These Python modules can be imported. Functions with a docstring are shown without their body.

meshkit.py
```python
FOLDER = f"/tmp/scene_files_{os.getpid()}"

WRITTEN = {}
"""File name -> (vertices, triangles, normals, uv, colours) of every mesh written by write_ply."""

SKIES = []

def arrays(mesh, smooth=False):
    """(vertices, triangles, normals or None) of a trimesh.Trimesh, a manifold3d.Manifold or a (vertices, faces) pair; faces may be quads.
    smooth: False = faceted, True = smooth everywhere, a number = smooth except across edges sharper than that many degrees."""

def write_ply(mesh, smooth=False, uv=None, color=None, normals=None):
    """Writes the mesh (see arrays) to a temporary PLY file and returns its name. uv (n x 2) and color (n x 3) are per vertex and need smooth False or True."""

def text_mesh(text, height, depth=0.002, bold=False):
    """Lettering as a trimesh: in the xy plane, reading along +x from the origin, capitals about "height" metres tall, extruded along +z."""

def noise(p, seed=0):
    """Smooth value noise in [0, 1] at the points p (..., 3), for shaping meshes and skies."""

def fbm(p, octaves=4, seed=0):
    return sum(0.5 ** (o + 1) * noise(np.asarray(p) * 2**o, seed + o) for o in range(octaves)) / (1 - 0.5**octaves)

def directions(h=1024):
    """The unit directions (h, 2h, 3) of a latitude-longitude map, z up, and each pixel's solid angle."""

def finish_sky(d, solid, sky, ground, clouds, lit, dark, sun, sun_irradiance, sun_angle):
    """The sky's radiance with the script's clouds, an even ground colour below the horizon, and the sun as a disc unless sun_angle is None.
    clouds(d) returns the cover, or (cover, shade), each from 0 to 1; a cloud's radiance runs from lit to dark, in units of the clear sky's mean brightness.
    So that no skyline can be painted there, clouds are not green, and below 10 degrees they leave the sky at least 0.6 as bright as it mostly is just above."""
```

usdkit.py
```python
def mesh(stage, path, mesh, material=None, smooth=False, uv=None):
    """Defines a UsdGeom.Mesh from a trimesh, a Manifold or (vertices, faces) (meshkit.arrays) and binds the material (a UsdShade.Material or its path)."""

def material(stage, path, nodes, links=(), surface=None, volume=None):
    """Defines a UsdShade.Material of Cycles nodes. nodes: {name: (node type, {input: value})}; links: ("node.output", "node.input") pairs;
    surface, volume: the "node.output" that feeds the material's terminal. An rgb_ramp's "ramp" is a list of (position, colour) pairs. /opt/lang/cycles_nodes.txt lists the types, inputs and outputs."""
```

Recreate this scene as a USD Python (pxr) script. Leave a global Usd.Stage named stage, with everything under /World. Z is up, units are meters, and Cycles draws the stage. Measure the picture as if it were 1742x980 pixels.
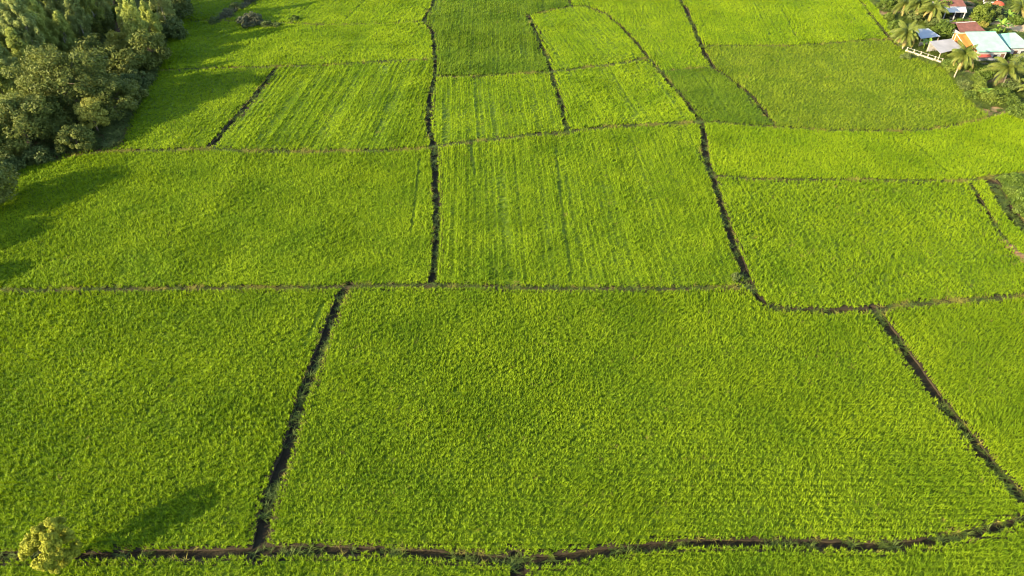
import math
import numpy as np, trimesh, shapely
from shapely.geometry import Polygon, LineString, Point
from shapely.ops import unary_union
from pxr import Usd, UsdGeom, UsdLux, UsdShade, Gf, Sdf, Vt
import usdkit
from meshkit import fbm, noise

stage = Usd.Stage.CreateInMemory()
UsdGeom.SetStageUpAxis(stage, 'Z')
UsdGeom.SetStageMetersPerUnit(stage, 1.0)
UsdGeom.Xform.Define(stage, '/World')
UsdGeom.Scope.Define(stage, '/World/Looks')

# ------------------------------------------------------------------ camera, sky, sun, exposure
EYE, PITCH, FOC = 68.0, math.radians(40), 1200.0 / 1742.0       # drone height (m), downward tilt, focal length over picture width
EXPOSURE = 2.02
SUN_AZ = math.atan2(-0.85, -0.53)                               # atan2(x, y) of the direction towards the sun
SUN_EL = math.radians(20)
cam = UsdGeom.Camera.Define(stage, '/World/camera')
cam.CreateHorizontalApertureAttr(36.0)
cam.CreateVerticalApertureAttr(36.0 * 576 / 1024)
cam.CreateFocalLengthAttr(36.0 * FOC)
cam.CreateClippingRangeAttr(Gf.Vec2f(0.5, 5000))
cam.CreateExposureAttr(EXPOSURE)
cam.AddTranslateOp().Set(Gf.Vec3d(0, 0, EYE))
cam.AddRotateXOp().Set(90 - math.degrees(PITCH))

sky = usdkit.material(stage, '/World/Looks/sky', {
    's': ('sky_texture', dict(sky_type='single_scattering', sun_disc=False, sun_elevation=SUN_EL, sun_rotation=SUN_AZ, air_density=1.0, aerosol_density=1.0)),
    'b': ('background_shader', dict(strength=0.13))}, [('s.color', 'b.color')])
sky.CreateSurfaceOutput('cycles').ConnectToSource(UsdShade.Shader.Get(stage, '/World/Looks/sky/b').CreateOutput('background', Sdf.ValueTypeNames.Token))
dome = UsdLux.DomeLight.Define(stage, '/World/sky')
UsdShade.MaterialBindingAPI.Apply(dome.GetPrim()).Bind(sky)
sun = UsdLux.DistantLight.Define(stage, '/World/sun')
sun.CreateIntensityAttr(1.15)
sun.CreateAngleAttr(0.5)
sun.CreateColorAttr(Gf.Vec3f(1.0, 0.84, 0.55))
sun.GetPrim().CreateAttribute('inputs:normalize', Sdf.ValueTypeNames.Bool).Set(True)
SUN = np.array([math.cos(SUN_EL) * math.sin(SUN_AZ), math.cos(SUN_EL) * math.cos(SUN_AZ), math.sin(SUN_EL)])
sun.AddOrientOp().Set(Gf.Quatf(Gf.Rotation(Gf.Vec3d(0, 0, 1), Gf.Vec3d(*map(float, SUN))).GetQuat()))


# ------------------------------------------------------------------ helpers
def at(px, py, z=0.0):
    """The world point at height z seen at this place of the photograph."""
    a, b = (px - 871) / 1200.0, -(py - 490) / 1200.0
    w = np.array([a, b * math.sin(PITCH) + math.cos(PITCH), b * math.cos(PITCH) - math.sin(PITCH)])
    return np.array([0, 0, EYE]) + w * (z - EYE) / w[2]


def g2(px, py, z=0.0):
    return tuple(at(px, py, z)[:2])


def to_px(x, y, z=0.0):
    dz = z - EYE
    d = y * math.cos(PITCH) - dz * math.sin(PITCH)
    u = y * math.sin(PITCH) + dz * math.cos(PITCH)
    return 871 + 1200 * x / d, 490 - 1200 * u / d


used = {}


def numbered(name, parent):
    k = used.get((parent, name), 0)
    used[(parent, name)] = k + 1
    return f'{parent}/{name}' + (f'_{k:03d}' if k else '')


def tag(prim, label=None, category=None, group=None, kind=None):
    p = prim.GetPrim() if hasattr(prim, 'GetPrim') else prim
    for k, v in (('label', label), ('category', category), ('group', group), ('kind', kind)):
        if v:
            p.SetCustomDataByKey(k, v)
    return p


def thing(name, label, category, loc=(0, 0, 0), rotz=0.0, group=None, scale=None):
    x = UsdGeom.Xform.Define(stage, numbered(name, '/World'))
    x.AddTranslateOp().Set(Gf.Vec3d(*map(float, loc)))
    x.AddRotateZOp().Set(float(math.degrees(rotz)))
    if scale is not None:
        x.AddScaleOp().Set(Gf.Vec3f(*map(float, np.broadcast_to(scale, 3))))
    tag(x, label, category, group)
    return x.GetPrim()


def part(name, mesh, mat, parent, smooth=False, label=None, kind=None):
    m = usdkit.mesh(stage, numbered(name, str(parent.GetPath())), mesh, mat, smooth)
    tag(m, label, None, None, kind)
    return m.GetPrim()


def struct(name, mesh, mat, kind='structure', smooth=False):
    return tag(usdkit.mesh(stage, numbered(name, '/World'), mesh, mat, smooth), kind=kind)


def copy_of(proto, name, label, category, loc, rotz, scale, group=None):
    t = thing(name, label, category, loc, rotz, group, scale)
    t.GetReferences().AddInternalReference(proto.GetPath())
    t.SetInstanceable(True)
    return t


def join(ms):
    return trimesh.util.concatenate(list(ms))


def box(size, center, rotz=0.0):
    m = trimesh.creation.box(size)
    if rotz:
        m.apply_transform(trimesh.transformations.rotation_matrix(rotz, [0, 0, 1]))
    m.apply_translation(center)
    return m


def tube(points, radii, sides=7):
    p = np.asarray(points, float)
    t = np.gradient(p, axis=0)
    t /= np.linalg.norm(t, axis=1, keepdims=True) + 1e-12
    a = np.cross(t, np.where(np.abs(t[:, 2:]) < 0.9, [0, 0, 1.0], [1.0, 0, 0]))
    a /= np.linalg.norm(a, axis=1, keepdims=True) + 1e-12
    b, ang = np.cross(t, a), np.arange(sides) * 2 * np.pi / sides
    r = np.broadcast_to(radii, (len(p),))[:, None, None]
    v = (p[:, None] + r * (np.cos(ang)[None, :, None] * a[:, None] + np.sin(ang)[None, :, None] * b[:, None])).reshape(-1, 3)
    i, j = np.meshgrid(np.arange(len(p) - 1), np.arange(sides), indexing='ij')
    q = np.stack([i * sides + j, i * sides + (j + 1) % sides, (i + 1) * sides + (j + 1) % sides, (i + 1) * sides + j], -1).reshape(-1, 4)
    f = np.vstack([q[:, [0, 1, 2]], q[:, [0, 2, 3]]])
    n = len(v)
    v = np.vstack([v, p[-1:]])
    k = (len(p) - 1) * sides
    cap = [[k + s, k + (s + 1) % sides, n] for s in range(sides)]
    return trimesh.Trimesh(v, np.vstack([f, cap]), process=False)


def flat(poly, z):
    """A polygon as a sheet at height z, facing up."""
    out = []
    for g in getattr(poly, 'geoms', [poly]):
        if g.area < 0.05:
            continue
        v, f = trimesh.creation.triangulate_polygon(g, engine='earcut')
        m = trimesh.Trimesh(np.c_[v, np.full(len(v), z)], f, process=False)
        if m.face_normals[:, 2].sum() < 0:
            m.invert()
        out.append(m)
    return join(out)


def slab(poly, z0, z1):
    out = []
    for g in getattr(poly, 'geoms', [poly]):
        m = trimesh.creation.extrude_polygon(g, z1 - z0, engine='earcut')
        m.apply_translation([0, 0, z0])
        out.append(m)
    return join(out)


# ------------------------------------------------------------------ materials
def look(name, nodes, links, surface='p.BSDF'):
    return usdkit.material(stage, '/World/Looks/' + name, nodes, links, surface=surface)


def plain(name, col, rough=0.6, var=0.25, scale=1.5, bump=0.0, spec=0.4, metallic=0.0):
    """A colour broken up by noise at two sizes."""
    c = np.array(col)
    nodes = {'g': ('geometry', {}), 'n': ('noise_texture', dict(scale=scale, detail=6, roughness=0.65)),
             'r': ('rgb_ramp', {'ramp': [(0.3, tuple(c * (1 - var))), (0.55, tuple(c)), (0.75, tuple(np.minimum(c * (1 + var), 0.95)))]}),
             'p': ('principled_bsdf', dict(roughness=rough, specular_ior_level=spec, metallic=metallic))}
    links = [('g.position', 'n.vector'), ('n.fac', 'r.fac'), ('r.color', 'p.base_color')]
    if bump:
        nodes['n2'] = ('noise_texture', dict(scale=scale * 6, detail=5))
        nodes['b'] = ('bump', dict(strength=bump, distance=0.1))
        links += [('g.position', 'n2.vector'), ('n2.fac', 'b.height'), ('b.normal', 'p.normal')]
    return look(name, nodes, links)


def leafy(name, dark, light, patch=0.15, fine=1.2, trans=0.3, rough=0.55, spec=0.25, mixing=0.5):
    """Leaves: two noises choose between a darker and a lighter green; some light passes through."""
    d, l = np.array(dark), np.array(light)
    m = (d + l) / 2
    nodes = {'g': ('geometry', {}),
             'a': ('noise_texture', dict(scale=patch, detail=3, roughness=0.6)),
             'b': ('noise_texture', dict(scale=fine, detail=3, roughness=0.7)),
             'w': ('mix_float', dict(fac=mixing)),
             'r': ('rgb_ramp', {'ramp': [(0.36, tuple(d)), (0.5, tuple(m)), (0.64, tuple(l))]}),
             'p': ('principled_bsdf', dict(roughness=rough, specular_ior_level=spec)),
             't': ('translucent_bsdf', {}), 'h': ('hsv', dict(hue=0.49, saturation=1.05, value=1.15)), 'x': ('mix_closure', dict(fac=trans))}
    links = [('g.position', 'a.vector'), ('g.position', 'b.vector'), ('a.fac', 'w.a'), ('b.fac', 'w.b'), ('w.result', 'r.fac'),
             ('r.color', 'p.base_color'), ('r.color', 'h.color'), ('h.color', 't.color'), ('p.BSDF', 'x.closure1'), ('t.BSDF', 'x.closure2')]
    return look(name, nodes, links, 'x.closure')


RICE = {
    'mid': leafy('rice_mid', (0.091, 0.164, 0.006), (0.206, 0.284, 0.009), 0.10, 1.8, spec=0.06),
    'deep': leafy('rice_deep', (0.064, 0.122, 0.008), (0.136, 0.200, 0.012), 0.12, 1.8, spec=0.06),
    'bright': leafy('rice_bright', (0.110, 0.190, 0.006), (0.234, 0.315, 0.010), 0.09, 1.6, spec=0.06),
    'olive': leafy('rice_olive', (0.098, 0.156, 0.010), (0.186, 0.240, 0.016), 0.16, 1.8, spec=0.06),
}
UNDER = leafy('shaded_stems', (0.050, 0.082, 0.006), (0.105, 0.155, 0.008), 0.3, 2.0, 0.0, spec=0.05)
STRAW = leafy('straw', (0.12, 0.12, 0.022), (0.23, 0.205, 0.04), 0.3, 1.5, 0.2, spec=0.1)
WEED = leafy('weeds', (0.045, 0.075, 0.012), (0.11, 0.145, 0.02), 0.3, 1.4)
REED = leafy('reeds', (0.045, 0.085, 0.010), (0.125, 0.18, 0.018), 0.3, 1.4)
GREYWEED = leafy('grey_weeds', (0.038, 0.046, 0.02), (0.095, 0.10, 0.05), 0.3, 1.4, 0.15)
SOIL = plain('soil', (0.036, 0.026, 0.014), 0.9, 0.45, 1.2, 0.6, 0.2)
MUD = plain('wet_mud', (0.026, 0.021, 0.011), 0.9, 0.5, 1.0, 0.5, 0.12)
BUNDSOIL = plain('bund_earth', (0.060, 0.043, 0.019), 0.95, 0.45, 1.4, 0.7, 0.2)
CLOD = plain('red_clod', (0.17, 0.095, 0.055), 0.95, 0.4, 2.0, 0.7, 0.2)
LITTER = plain('leaf_litter', (0.10, 0.06, 0.03), 0.95, 0.5, 0.6, 0.6, 0.1)
YARD = plain('yard_earth', (0.24, 0.165, 0.09), 0.95, 0.4, 0.35, 0.5, 0.1)
SAND = plain('sandy_track', (0.42, 0.30, 0.17), 0.95, 0.25, 0.5, 0.4, 0.1)
MEADOW = plain('meadow', (0.09, 0.13, 0.02), 0.95, 0.4, 0.2, 0.3, 0.1)
BARK = plain('bark', (0.13, 0.10, 0.07), 0.9, 0.4, 3.0, 0.5, 0.2)
PALEBARK = plain('pale_bark', (0.30, 0.26, 0.19), 0.85, 0.35, 3.0, 0.4, 0.2)
PALMBARK = plain('palm_bark', (0.27, 0.22, 0.15), 0.85, 0.35, 4.0, 0.5, 0.2)
FEATHER = leafy('feathery_leaf', (0.15, 0.19, 0.052), (0.29, 0.325, 0.095), 0.12, 0.6, 0.35, spec=0.15)
FEATHER2 = leafy('yellow_feathery_leaf', (0.17, 0.21, 0.04), (0.325, 0.36, 0.075), 0.15, 0.6, 0.35, spec=0.15)
RAIN = leafy('broad_leaf_dark', (0.064, 0.086, 0.017), (0.145, 0.163, 0.032), 0.25, 1.2, 0.25, spec=0.15)
GOLD = leafy('golden_leaf', (0.19, 0.20, 0.03), (0.36, 0.34, 0.055), 0.4, 1.2, 0.3)
LIME = leafy('lime_leaf', (0.14, 0.16, 0.013), (0.31, 0.31, 0.028), 0.9, 2.0, 0.15, spec=0.12)
BUSH = leafy('bush_leaf', (0.044, 0.074, 0.011), (0.10, 0.14, 0.018), 0.4, 1.2, 0.25, spec=0.15)
MANGO = leafy('mango_leaf', (0.062, 0.095, 0.014), (0.138, 0.172, 0.023), 0.4, 1.2, 0.3, spec=0.15)
DARKBUSH = leafy('dark_bush_leaf', (0.05, 0.075, 0.02), (0.105, 0.13, 0.035), 0.4, 1.2, 0.25, spec=0.12)
PALM = leafy('palm_leaf', (0.052, 0.078, 0.012), (0.125, 0.142, 0.024), 0.5, 1.2, 0.18, 0.55, 0.15)
PALMDRY = leafy('dry_palm_leaf', (0.19, 0.15, 0.04), (0.32, 0.26, 0.08), 0.5, 1.2, 0.2)
BANANA = leafy('banana_leaf', (0.10, 0.19, 0.02), (0.21, 0.31, 0.03), 0.6, 1.2, 0.35, 0.4, 0.4)
COCO = plain('coconut_husk', (0.22, 0.19, 0.05), 0.6, 0.3, 4.0)
TEAL = plain('teal_roofing', (0.225, 0.325, 0.275), 0.7, 0.22, 0.5, 0, 0.5)
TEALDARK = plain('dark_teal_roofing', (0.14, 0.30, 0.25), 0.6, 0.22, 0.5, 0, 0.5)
PALEROOF = plain('pale_zinc_roofing', (0.225, 0.217, 0.217), 0.7, 0.2, 0.4, 0, 0.5)
BLUEROOF = plain('blue_grey_zinc_roofing', (0.25, 0.285, 0.32), 0.7, 0.12, 0.4, 0, 0.5)
RUST = plain('rusty_roofing', (0.145, 0.058, 0.042), 0.8, 0.4, 0.9, 0.2, 0.3)
GREYROOF = plain('grey_zinc_roofing', (0.42, 0.41, 0.38), 0.6, 0.2, 0.6, 0, 0.4)
WALLWHITE = plain('white_wall', (0.38, 0.36, 0.34), 0.9, 0.14, 0.6)
WALLGREY = plain('grey_render', (0.33, 0.31, 0.30), 0.9, 0.2, 0.6)
ORANGE = plain('orange_paint', (0.34, 0.105, 0.02), 0.7, 0.2, 0.8)
REDPAINT = plain('red_paint', (0.26, 0.05, 0.035), 0.7, 0.15, 0.8)
CREAM = plain('cream_paint', (0.31, 0.26, 0.18), 0.85, 0.15, 1.0)
CONCRETE = plain('pale_concrete', (0.32, 0.275, 0.21), 0.9, 0.2, 1.0)
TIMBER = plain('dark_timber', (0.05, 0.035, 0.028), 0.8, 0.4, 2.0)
TARP = plain('red_tarpaulin', (0.38, 0.06, 0.025), 0.6, 0.2, 1.0)
DARKGLASS = plain('dark_window', (0.03, 0.035, 0.04), 0.15, 0.2, 1.0)
BROWNDOOR = plain('brown_door', (0.10, 0.055, 0.035), 0.6, 0.2, 2.0)

# ------------------------------------------------------------------ the lay of the land (ditches and bunds as lines between the fields)
# kind: d = dark wet ditch, b = earth bund with straw-coloured grass
LINES = [
    ('d', 0.95, [(-220, 958), (0, 948), (130, 948), (250, 944), (350, 942), (430, 938), (480, 936), (560, 936), (650, 938), (740, 945), (800, 950), (870, 955), (930, 955), (980, 945), (1060, 937), (1150, 927), (1250, 925), (1350, 928), (1450, 930), (1520, 930), (1600, 922), (1660, 908), (1742, 885), (1820, 862), (1960, 830)]),
    ('d', 1.7, [(878, 955), (880, 990), (884, 1120)]),
    ('d', 1.4, [(590, 490), (575, 515), (560, 560), (540, 610), (522, 660), (510, 700), (490, 765), (466, 830), (450, 875), (438, 937)]),
    ('b', 0.91, [(-240, 505), (-120, 501), (0, 496), (150, 494), (300, 493), (450, 491), (590, 489), (730, 486), (800, 489), (900, 492), (1000, 493), (1100, 493), (1200, 492), (1275, 490)]),
    ('d', 1.2, [(733, 486), (742, 430), (743, 380), (741, 320), (739, 252)]),
    ('d', 1.35, [(1275, 490), (1262, 455), (1245, 410), (1225, 350), (1210, 300), (1200, 260), (1192, 209)]),
    ('d', 1.0, [(1275, 490), (1290, 515), (1305, 526), (1340, 529), (1420, 530), (1492, 530)]),
    ('b', 0.96, [(1492, 530), (1540, 521), (1600, 516), (1680, 511), (1760, 504), (1980, 492)]),
    ('d', 1.6, [(1490, 530), (1520, 572), (1545, 610), (1580, 660), (1620, 710), (1660, 760), (1700, 810), (1742, 858), (1775, 876)]),
    ('b', 1.20, [(34, 282), (60, 284), (100, 270), (180, 259), (260, 258), (350, 256), (450, 260), (550, 260), (650, 258), (720, 255), (740, 250), (790, 244), (870, 236), (950, 228), (1020, 219), (1100, 214), (1192, 209)]),
    ('b', 0.77, [(1192, 209), (1250, 212), (1310, 217), (1400, 223), (1480, 225), (1560, 224), (1620, 216), (1680, 202), (1702, 188)]),
    ('b', 0.91, [(1212, 300), (1240, 303), (1300, 306), (1400, 307), (1500, 308), (1580, 310), (1640, 310), (1700, 300), (1780, 292), (1980, 280)]),
    ('d', 1.0, [(470, 118), (445, 150), (420, 180), (395, 208), (372, 235), (352, 256)]),
    ('b', 0.96, [(262, 122), (350, 118), (420, 116), (470, 115), (560, 112), (650, 106), (742, 102)]),
    ('d', 1.05, [(738, 252), (728, 215), (731, 170), (741, 130), (740, 100), (738, 70), (733, 50), (720, 38), (735, 10), (748, -20), (768, -80)]),
    ('b', 0.96, [(300, 38), (370, 37), (420, 38), (480, 40), (560, 44), (640, 42), (720, 38)]),
    ('w', 1.6, [(366, 38), (392, 24), (430, 4), (465, -20), (520, -70)]),
    ('b', 1.01, [(741, 131), (800, 132), (860, 128), (938, 124), (990, 117), (1060, 109), (1097, 101)]),
    ('d', 0.95, [(900, 28), (915, 65), (930, 100), (938, 130), (950, 165), (958, 190), (964, 226)]),
    ('d', 1.0, [(1000, 12), (1030, 25), (1060, 50), (1090, 85), (1120, 120), (1150, 155), (1175, 185), (1192, 209)]),
    ('b', 0.86, [(900, 28), (930, 20), (970, 12), (1000, 12)]),
    ('d', 1.1, [(970, 12), (968, -10), (966, -80)]),
    ('d', 1.25, [(1122, -80), (1150, -10), (1165, 15), (1185, 60), (1200, 95), (1213, 117)]),
    ('d', 1.0, [(1213, 117), (1240, 135), (1270, 158), (1295, 185), (1316, 217)]),
    ('b', 0.67, [(1120, 124), (1160, 119), (1185, 117), (1213, 117)]),
    ('b', 0.86, [(1198, 79), (1260, 79), (1330, 80), (1400, 76), (1470, 70), (1530, 67)]),
    ('d', 0.8, [(1425, -60), (1460, 0), (1480, 25), (1500, 50), (1524, 78)]),
    ('d', 0.7, [(1645, 310), (1680, 360), (1700, 400), (1720, 425), (1770, 470), (1860, 540), (1990, 640)]),
    ('d', 2.3, [(1688, 312), (1702, 340), (1722, 367), (1745, 393), (1790, 430), (1880, 500), (1990, 590)]),
]
FURROWS = [
    (0.30, [(945, 250), (950, 300), (958, 370), (965, 420), (970, 478)]),
    (0.22, [(1192, 128), (1215, 160), (1244, 203)]), (0.30, [(1270, 158), (1278, 180)]),
    (0.25, [(1040, 125), (1062, 160), (1080, 190)]), (0.25, [(700, 395), (712, 290), (716, 265)]),
    (0.3, [(520, 590), (540, 540), (552, 515)]), (0.25, [(544, 0), (478, 43)]),
    (0.25, [(621, 3), (590, 33)]), (0.22, [(670, 125), (655, 190)]), (0.3, [(1660, 330), (1665, 345)]),
    (0.25, [(1290, 20), (1310, 60)]), (0.25, [(1330, 15), (1352, 62)]), (0.22, [(1370, 100), (1402, 130)]),
    (0.3, [(800, 240), (808, 300)]), (0.25, [(1088, 120), (1075, 90)]),
    (0.32, [(1532, 228), (1565, 254), (1602, 288), (1636, 309)]), (0.35, [(1246, 470), (1262, 484)]),
]


def curve(pts, step=1.0, jitter=0.10, seed=0):
    """The line through the points on the ground, one point a metre, a little uneven as if dug by hand."""
    p = np.array([g2(*q) for q in pts])
    for e, f in ((0, 1), (-1, -2)):                                # run a little into the line it meets
        p[e] += (p[e] - p[f]) / np.linalg.norm(p[e] - p[f]) * 0.55
    ls = LineString(p)
    n = max(3, int(ls.length / step))
    q = np.array([ls.interpolate(t, normalized=True).coords[0] for t in np.linspace(0, 1, n)])
    for _ in range(3):
        q[1:-1] = (q[:-2] + 2 * q[1:-1] + q[2:]) / 4
    t = np.gradient(q, axis=0)
    t /= np.linalg.norm(t, axis=1, keepdims=True)
    off = (noise(np.c_[q * 0.35, np.full(n, seed + 0.5)], seed) - 0.5) * 2 * jitter * 2.2 + (noise(np.c_[q * 1.1, np.full(n, seed + 0.5)], seed + 9) - 0.5) * jitter
    off[[0, -1]] *= 0.3
    return q + np.c_[-t[:, 1], t[:, 0]] * off[:, None]


def ragged(q, w, seed):
    """A band along the line, its two sides uneven."""
    z = np.full(len(q), seed + 0.5)
    ww = w / 2 * (0.72 + 0.56 * noise(np.c_[q * 0.55, z], seed + 1))
    return unary_union([LineString(q[i:i + 2]).buffer(ww[i], quad_segs=3) for i in range(len(q) - 1)])


curves = [(k, w, curve(p, seed=i)) for i, (k, w, p) in enumerate(LINES)]
bands = [ragged(q, w, i) for i, (k, w, q) in enumerate(curves)]
plots_region = Polygon([g2(-140, 1080), g2(1882, 1080), g2(1882, -70), g2(-140, -70)])
forest_px = [(-140, 340), (-60, 326), (0, 304), (60, 281), (110, 264), (170, 257), (205, 252), (216, 225), (226, 200), (240, 172), (256, 148), (272, 122), (278, 100), (284, 74), (296, 48), (310, 20), (318, 0), (330, -70), (-140, -70)]
forest = Polygon([g2(*p) for p in forest_px])
hamlet_px = [(1455, -70), (1478, 0), (1506, 38), (1524, 70), (1532, 82), (1546, 96), (1580, 110), (1606, 118), (1625, 140), (1640, 165), (1662, 186), (1690, 200), (1710, 195), (1742, 205), (1882, 235), (1882, -70)]
hamlet = Polygon([g2(*p) for p in hamlet_px])
cut = unary_union(bands)
cells = plots_region.difference(forest).difference(hamlet).difference(cut)
cells = [c.buffer(-0.05).buffer(0.05) for c in cells.geoms if c.area > 8]
cells = [max(c.geoms, key=lambda x: x.area) if hasattr(c, 'geoms') else c for c in cells]

BASE = -0.35                                                       # the bottom of the ditches
ground = trimesh.creation.box([6000, 6000, 2.0])
ground.apply_translation([0, 900, BASE - 1.0])
struct('ground', ground, SOIL)
far = Polygon([(-2500, -1200), (2500, -1200), (2500, 3500), (-2500, 3500)]).difference(plots_region.buffer(0.5))
struct('meadow', flat(far, 0.05), MEADOW)


def bumpy(poly, step, z, amp, freq, seed, skirt=None):
    """A sheet over the polygon with gentle bumps."""
    x0, y0, x1, y1 = poly.bounds
    xs, ys = np.arange(x0 - step, x1 + step, step), np.arange(y0 - step, y1 + step, step)
    X, Y = np.meshgrid(xs, ys, indexing='ij')
    inside = shapely.contains_xy(poly, X.ravel(), Y.ravel()).reshape(X.shape)
    Z = z + amp * (fbm(np.stack([X * freq, Y * freq, np.full_like(X, seed + 0.5)], -1), 3, seed) - 0.5) * 2
    n0, n1 = X.shape
    i, j = np.meshgrid(np.arange(n0 - 1), np.arange(n1 - 1), indexing='ij')
    ok = inside[:-1, :-1] & inside[1:, :-1] & inside[:-1, 1:] & inside[1:, 1:]
    i, j = i[ok], j[ok]
    q = np.stack([i * n1 + j, (i + 1) * n1 + j, (i + 1) * n1 + j + 1, i * n1 + j + 1], -1)
    keep, inv = np.unique(q, return_inverse=True)
    q = inv.reshape(q.shape)
    v = np.stack([X.ravel(), Y.ravel(), Z.ravel()], -1)[keep]
    return trimesh.Trimesh(v, np.vstack([q[:, [0, 1, 2]], q[:, [0, 2, 3]]]), process=False)


struct('forest_floor', slab(forest.intersection(plots_region), BASE, 0.03), LITTER)
struct('hamlet_yard', slab(hamlet.intersection(plots_region), BASE, 0.04), YARD)


# ------------------------------------------------------------------ plants of the open ground
def tuft(rng, n, height, spread, width, lean=0.45, droop=0.25):
    """A clump of n bent blades: each a quad and a tip."""
    az = rng.uniform(0, 2 * np.pi, n)
    r0 = spread * np.sqrt(rng.uniform(0, 1, n))
    a0 = rng.uniform(0, 2 * np.pi, n)
    root = np.c_[r0 * np.cos(a0), r0 * np.sin(a0), np.zeros(n)]
    h = height * rng.uniform(0.7, 1.12, n)
    out = np.c_[np.cos(az), np.sin(az), np.zeros(n)]
    side = np.c_[-np.sin(az), np.cos(az), np.zeros(n)]
    ln = lean * rng.uniform(0.3, 1.3, n)
    w = width * rng.uniform(0.7, 1.3, n)[:, None]
    mid = root + out * (h * ln * 0.45)[:, None] + np.c_[np.zeros(n), np.zeros(n), h * 0.68]
    tip = root + out * (h * (ln + droop))[:, None] + np.c_[np.zeros(n), np.zeros(n), h * rng.uniform(0.9, 1.05, n)]
    v = np.stack([root - side * w * 0.35, root + side * w * 0.35, mid - side * w * 0.5, mid + side * w * 0.5, tip], 1).reshape(-1, 3)
    k = np.arange(n)[:, None] * 5
    f = np.vstack([k + [0, 1, 3], k + [0, 3, 2], k + [2, 3, 4]])
    return trimesh.Trimesh(v, f, process=False)


def scatter(name, parent, pos, protos, idx, yaw, tilt_dir, tilt, scales):
    """Copies of the prototypes (mesh, material) as one PointInstancer."""
    path = numbered(name, parent)
    pi = UsdGeom.PointInstancer.Define(stage, path)
    targets = []
    for i, (m, mat) in enumerate(protos):
        usdkit.mesh(stage, f'{path}/clump_{i:03d}', m, mat)
        targets.append(f'{path}/clump_{i:03d}')
    rel = pi.CreatePrototypesRel()
    for t in targets:
        rel.AddTarget(t)
    n = len(pos)
    pi.CreateProtoIndicesAttr(Vt.IntArray.FromNumpy(idx.astype(np.int32)))
    pi.CreatePositionsAttr(Vt.Vec3fArray.FromNumpy(pos.astype(np.float32)))
    # lean about a level axis after turning about the upright one
    ax = np.c_[-np.sin(tilt_dir), np.cos(tilt_dir)]
    s, c = np.sin(tilt / 2), np.cos(tilt / 2)
    sy, cy = np.sin(yaw / 2), np.cos(yaw / 2)
    q = np.c_[ax[:, 0] * s * cy + ax[:, 1] * s * sy, ax[:, 1] * s * cy - ax[:, 0] * s * sy, c * sy, c * cy]
    pi.CreateOrientationsAttr(Vt.QuathArray.FromNumpy(q.astype(np.float16)))
    pi.CreateScalesAttr(Vt.Vec3fArray.FromNumpy(scales.astype(np.float32)))
    tag(pi, kind='stuff')
    return pi.GetPrim()


def seen(p, margin=110):
    u, v = to_px(p[:, 0], p[:, 1])
    return (u > -margin) & (u < 1742 + margin) & (v > -55) & (v < 980 + margin * 0.8)


def jittered(poly, step, rng, along=None, squeeze=1.0):
    """Points on an uneven grid; with a direction along, the grid is drilled in rows that way."""
    d = np.array([1.0, 0.0]) if along is None else along
    M = np.array([d, [-d[1], d[0]]])
    v = np.array(poly.exterior.coords) @ M.T if hasattr(poly, 'exterior') else np.array(poly.envelope.exterior.coords) @ M.T
    (x0, y0), (x1, y1) = v.min(0), v.max(0)
    X, Y = np.meshgrid(np.arange(x0, x1, step * squeeze), np.arange(y0, y1, step / squeeze), indexing='ij')
    p = np.c_[X.ravel(), Y.ravel()]
    p = (p + rng.uniform(-0.5, 0.5, p.shape) * step * [1.0, 1.0 if along is None else 0.5]) @ M
    return p[shapely.contains_xy(poly, p[:, 0], p[:, 1])]


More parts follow.
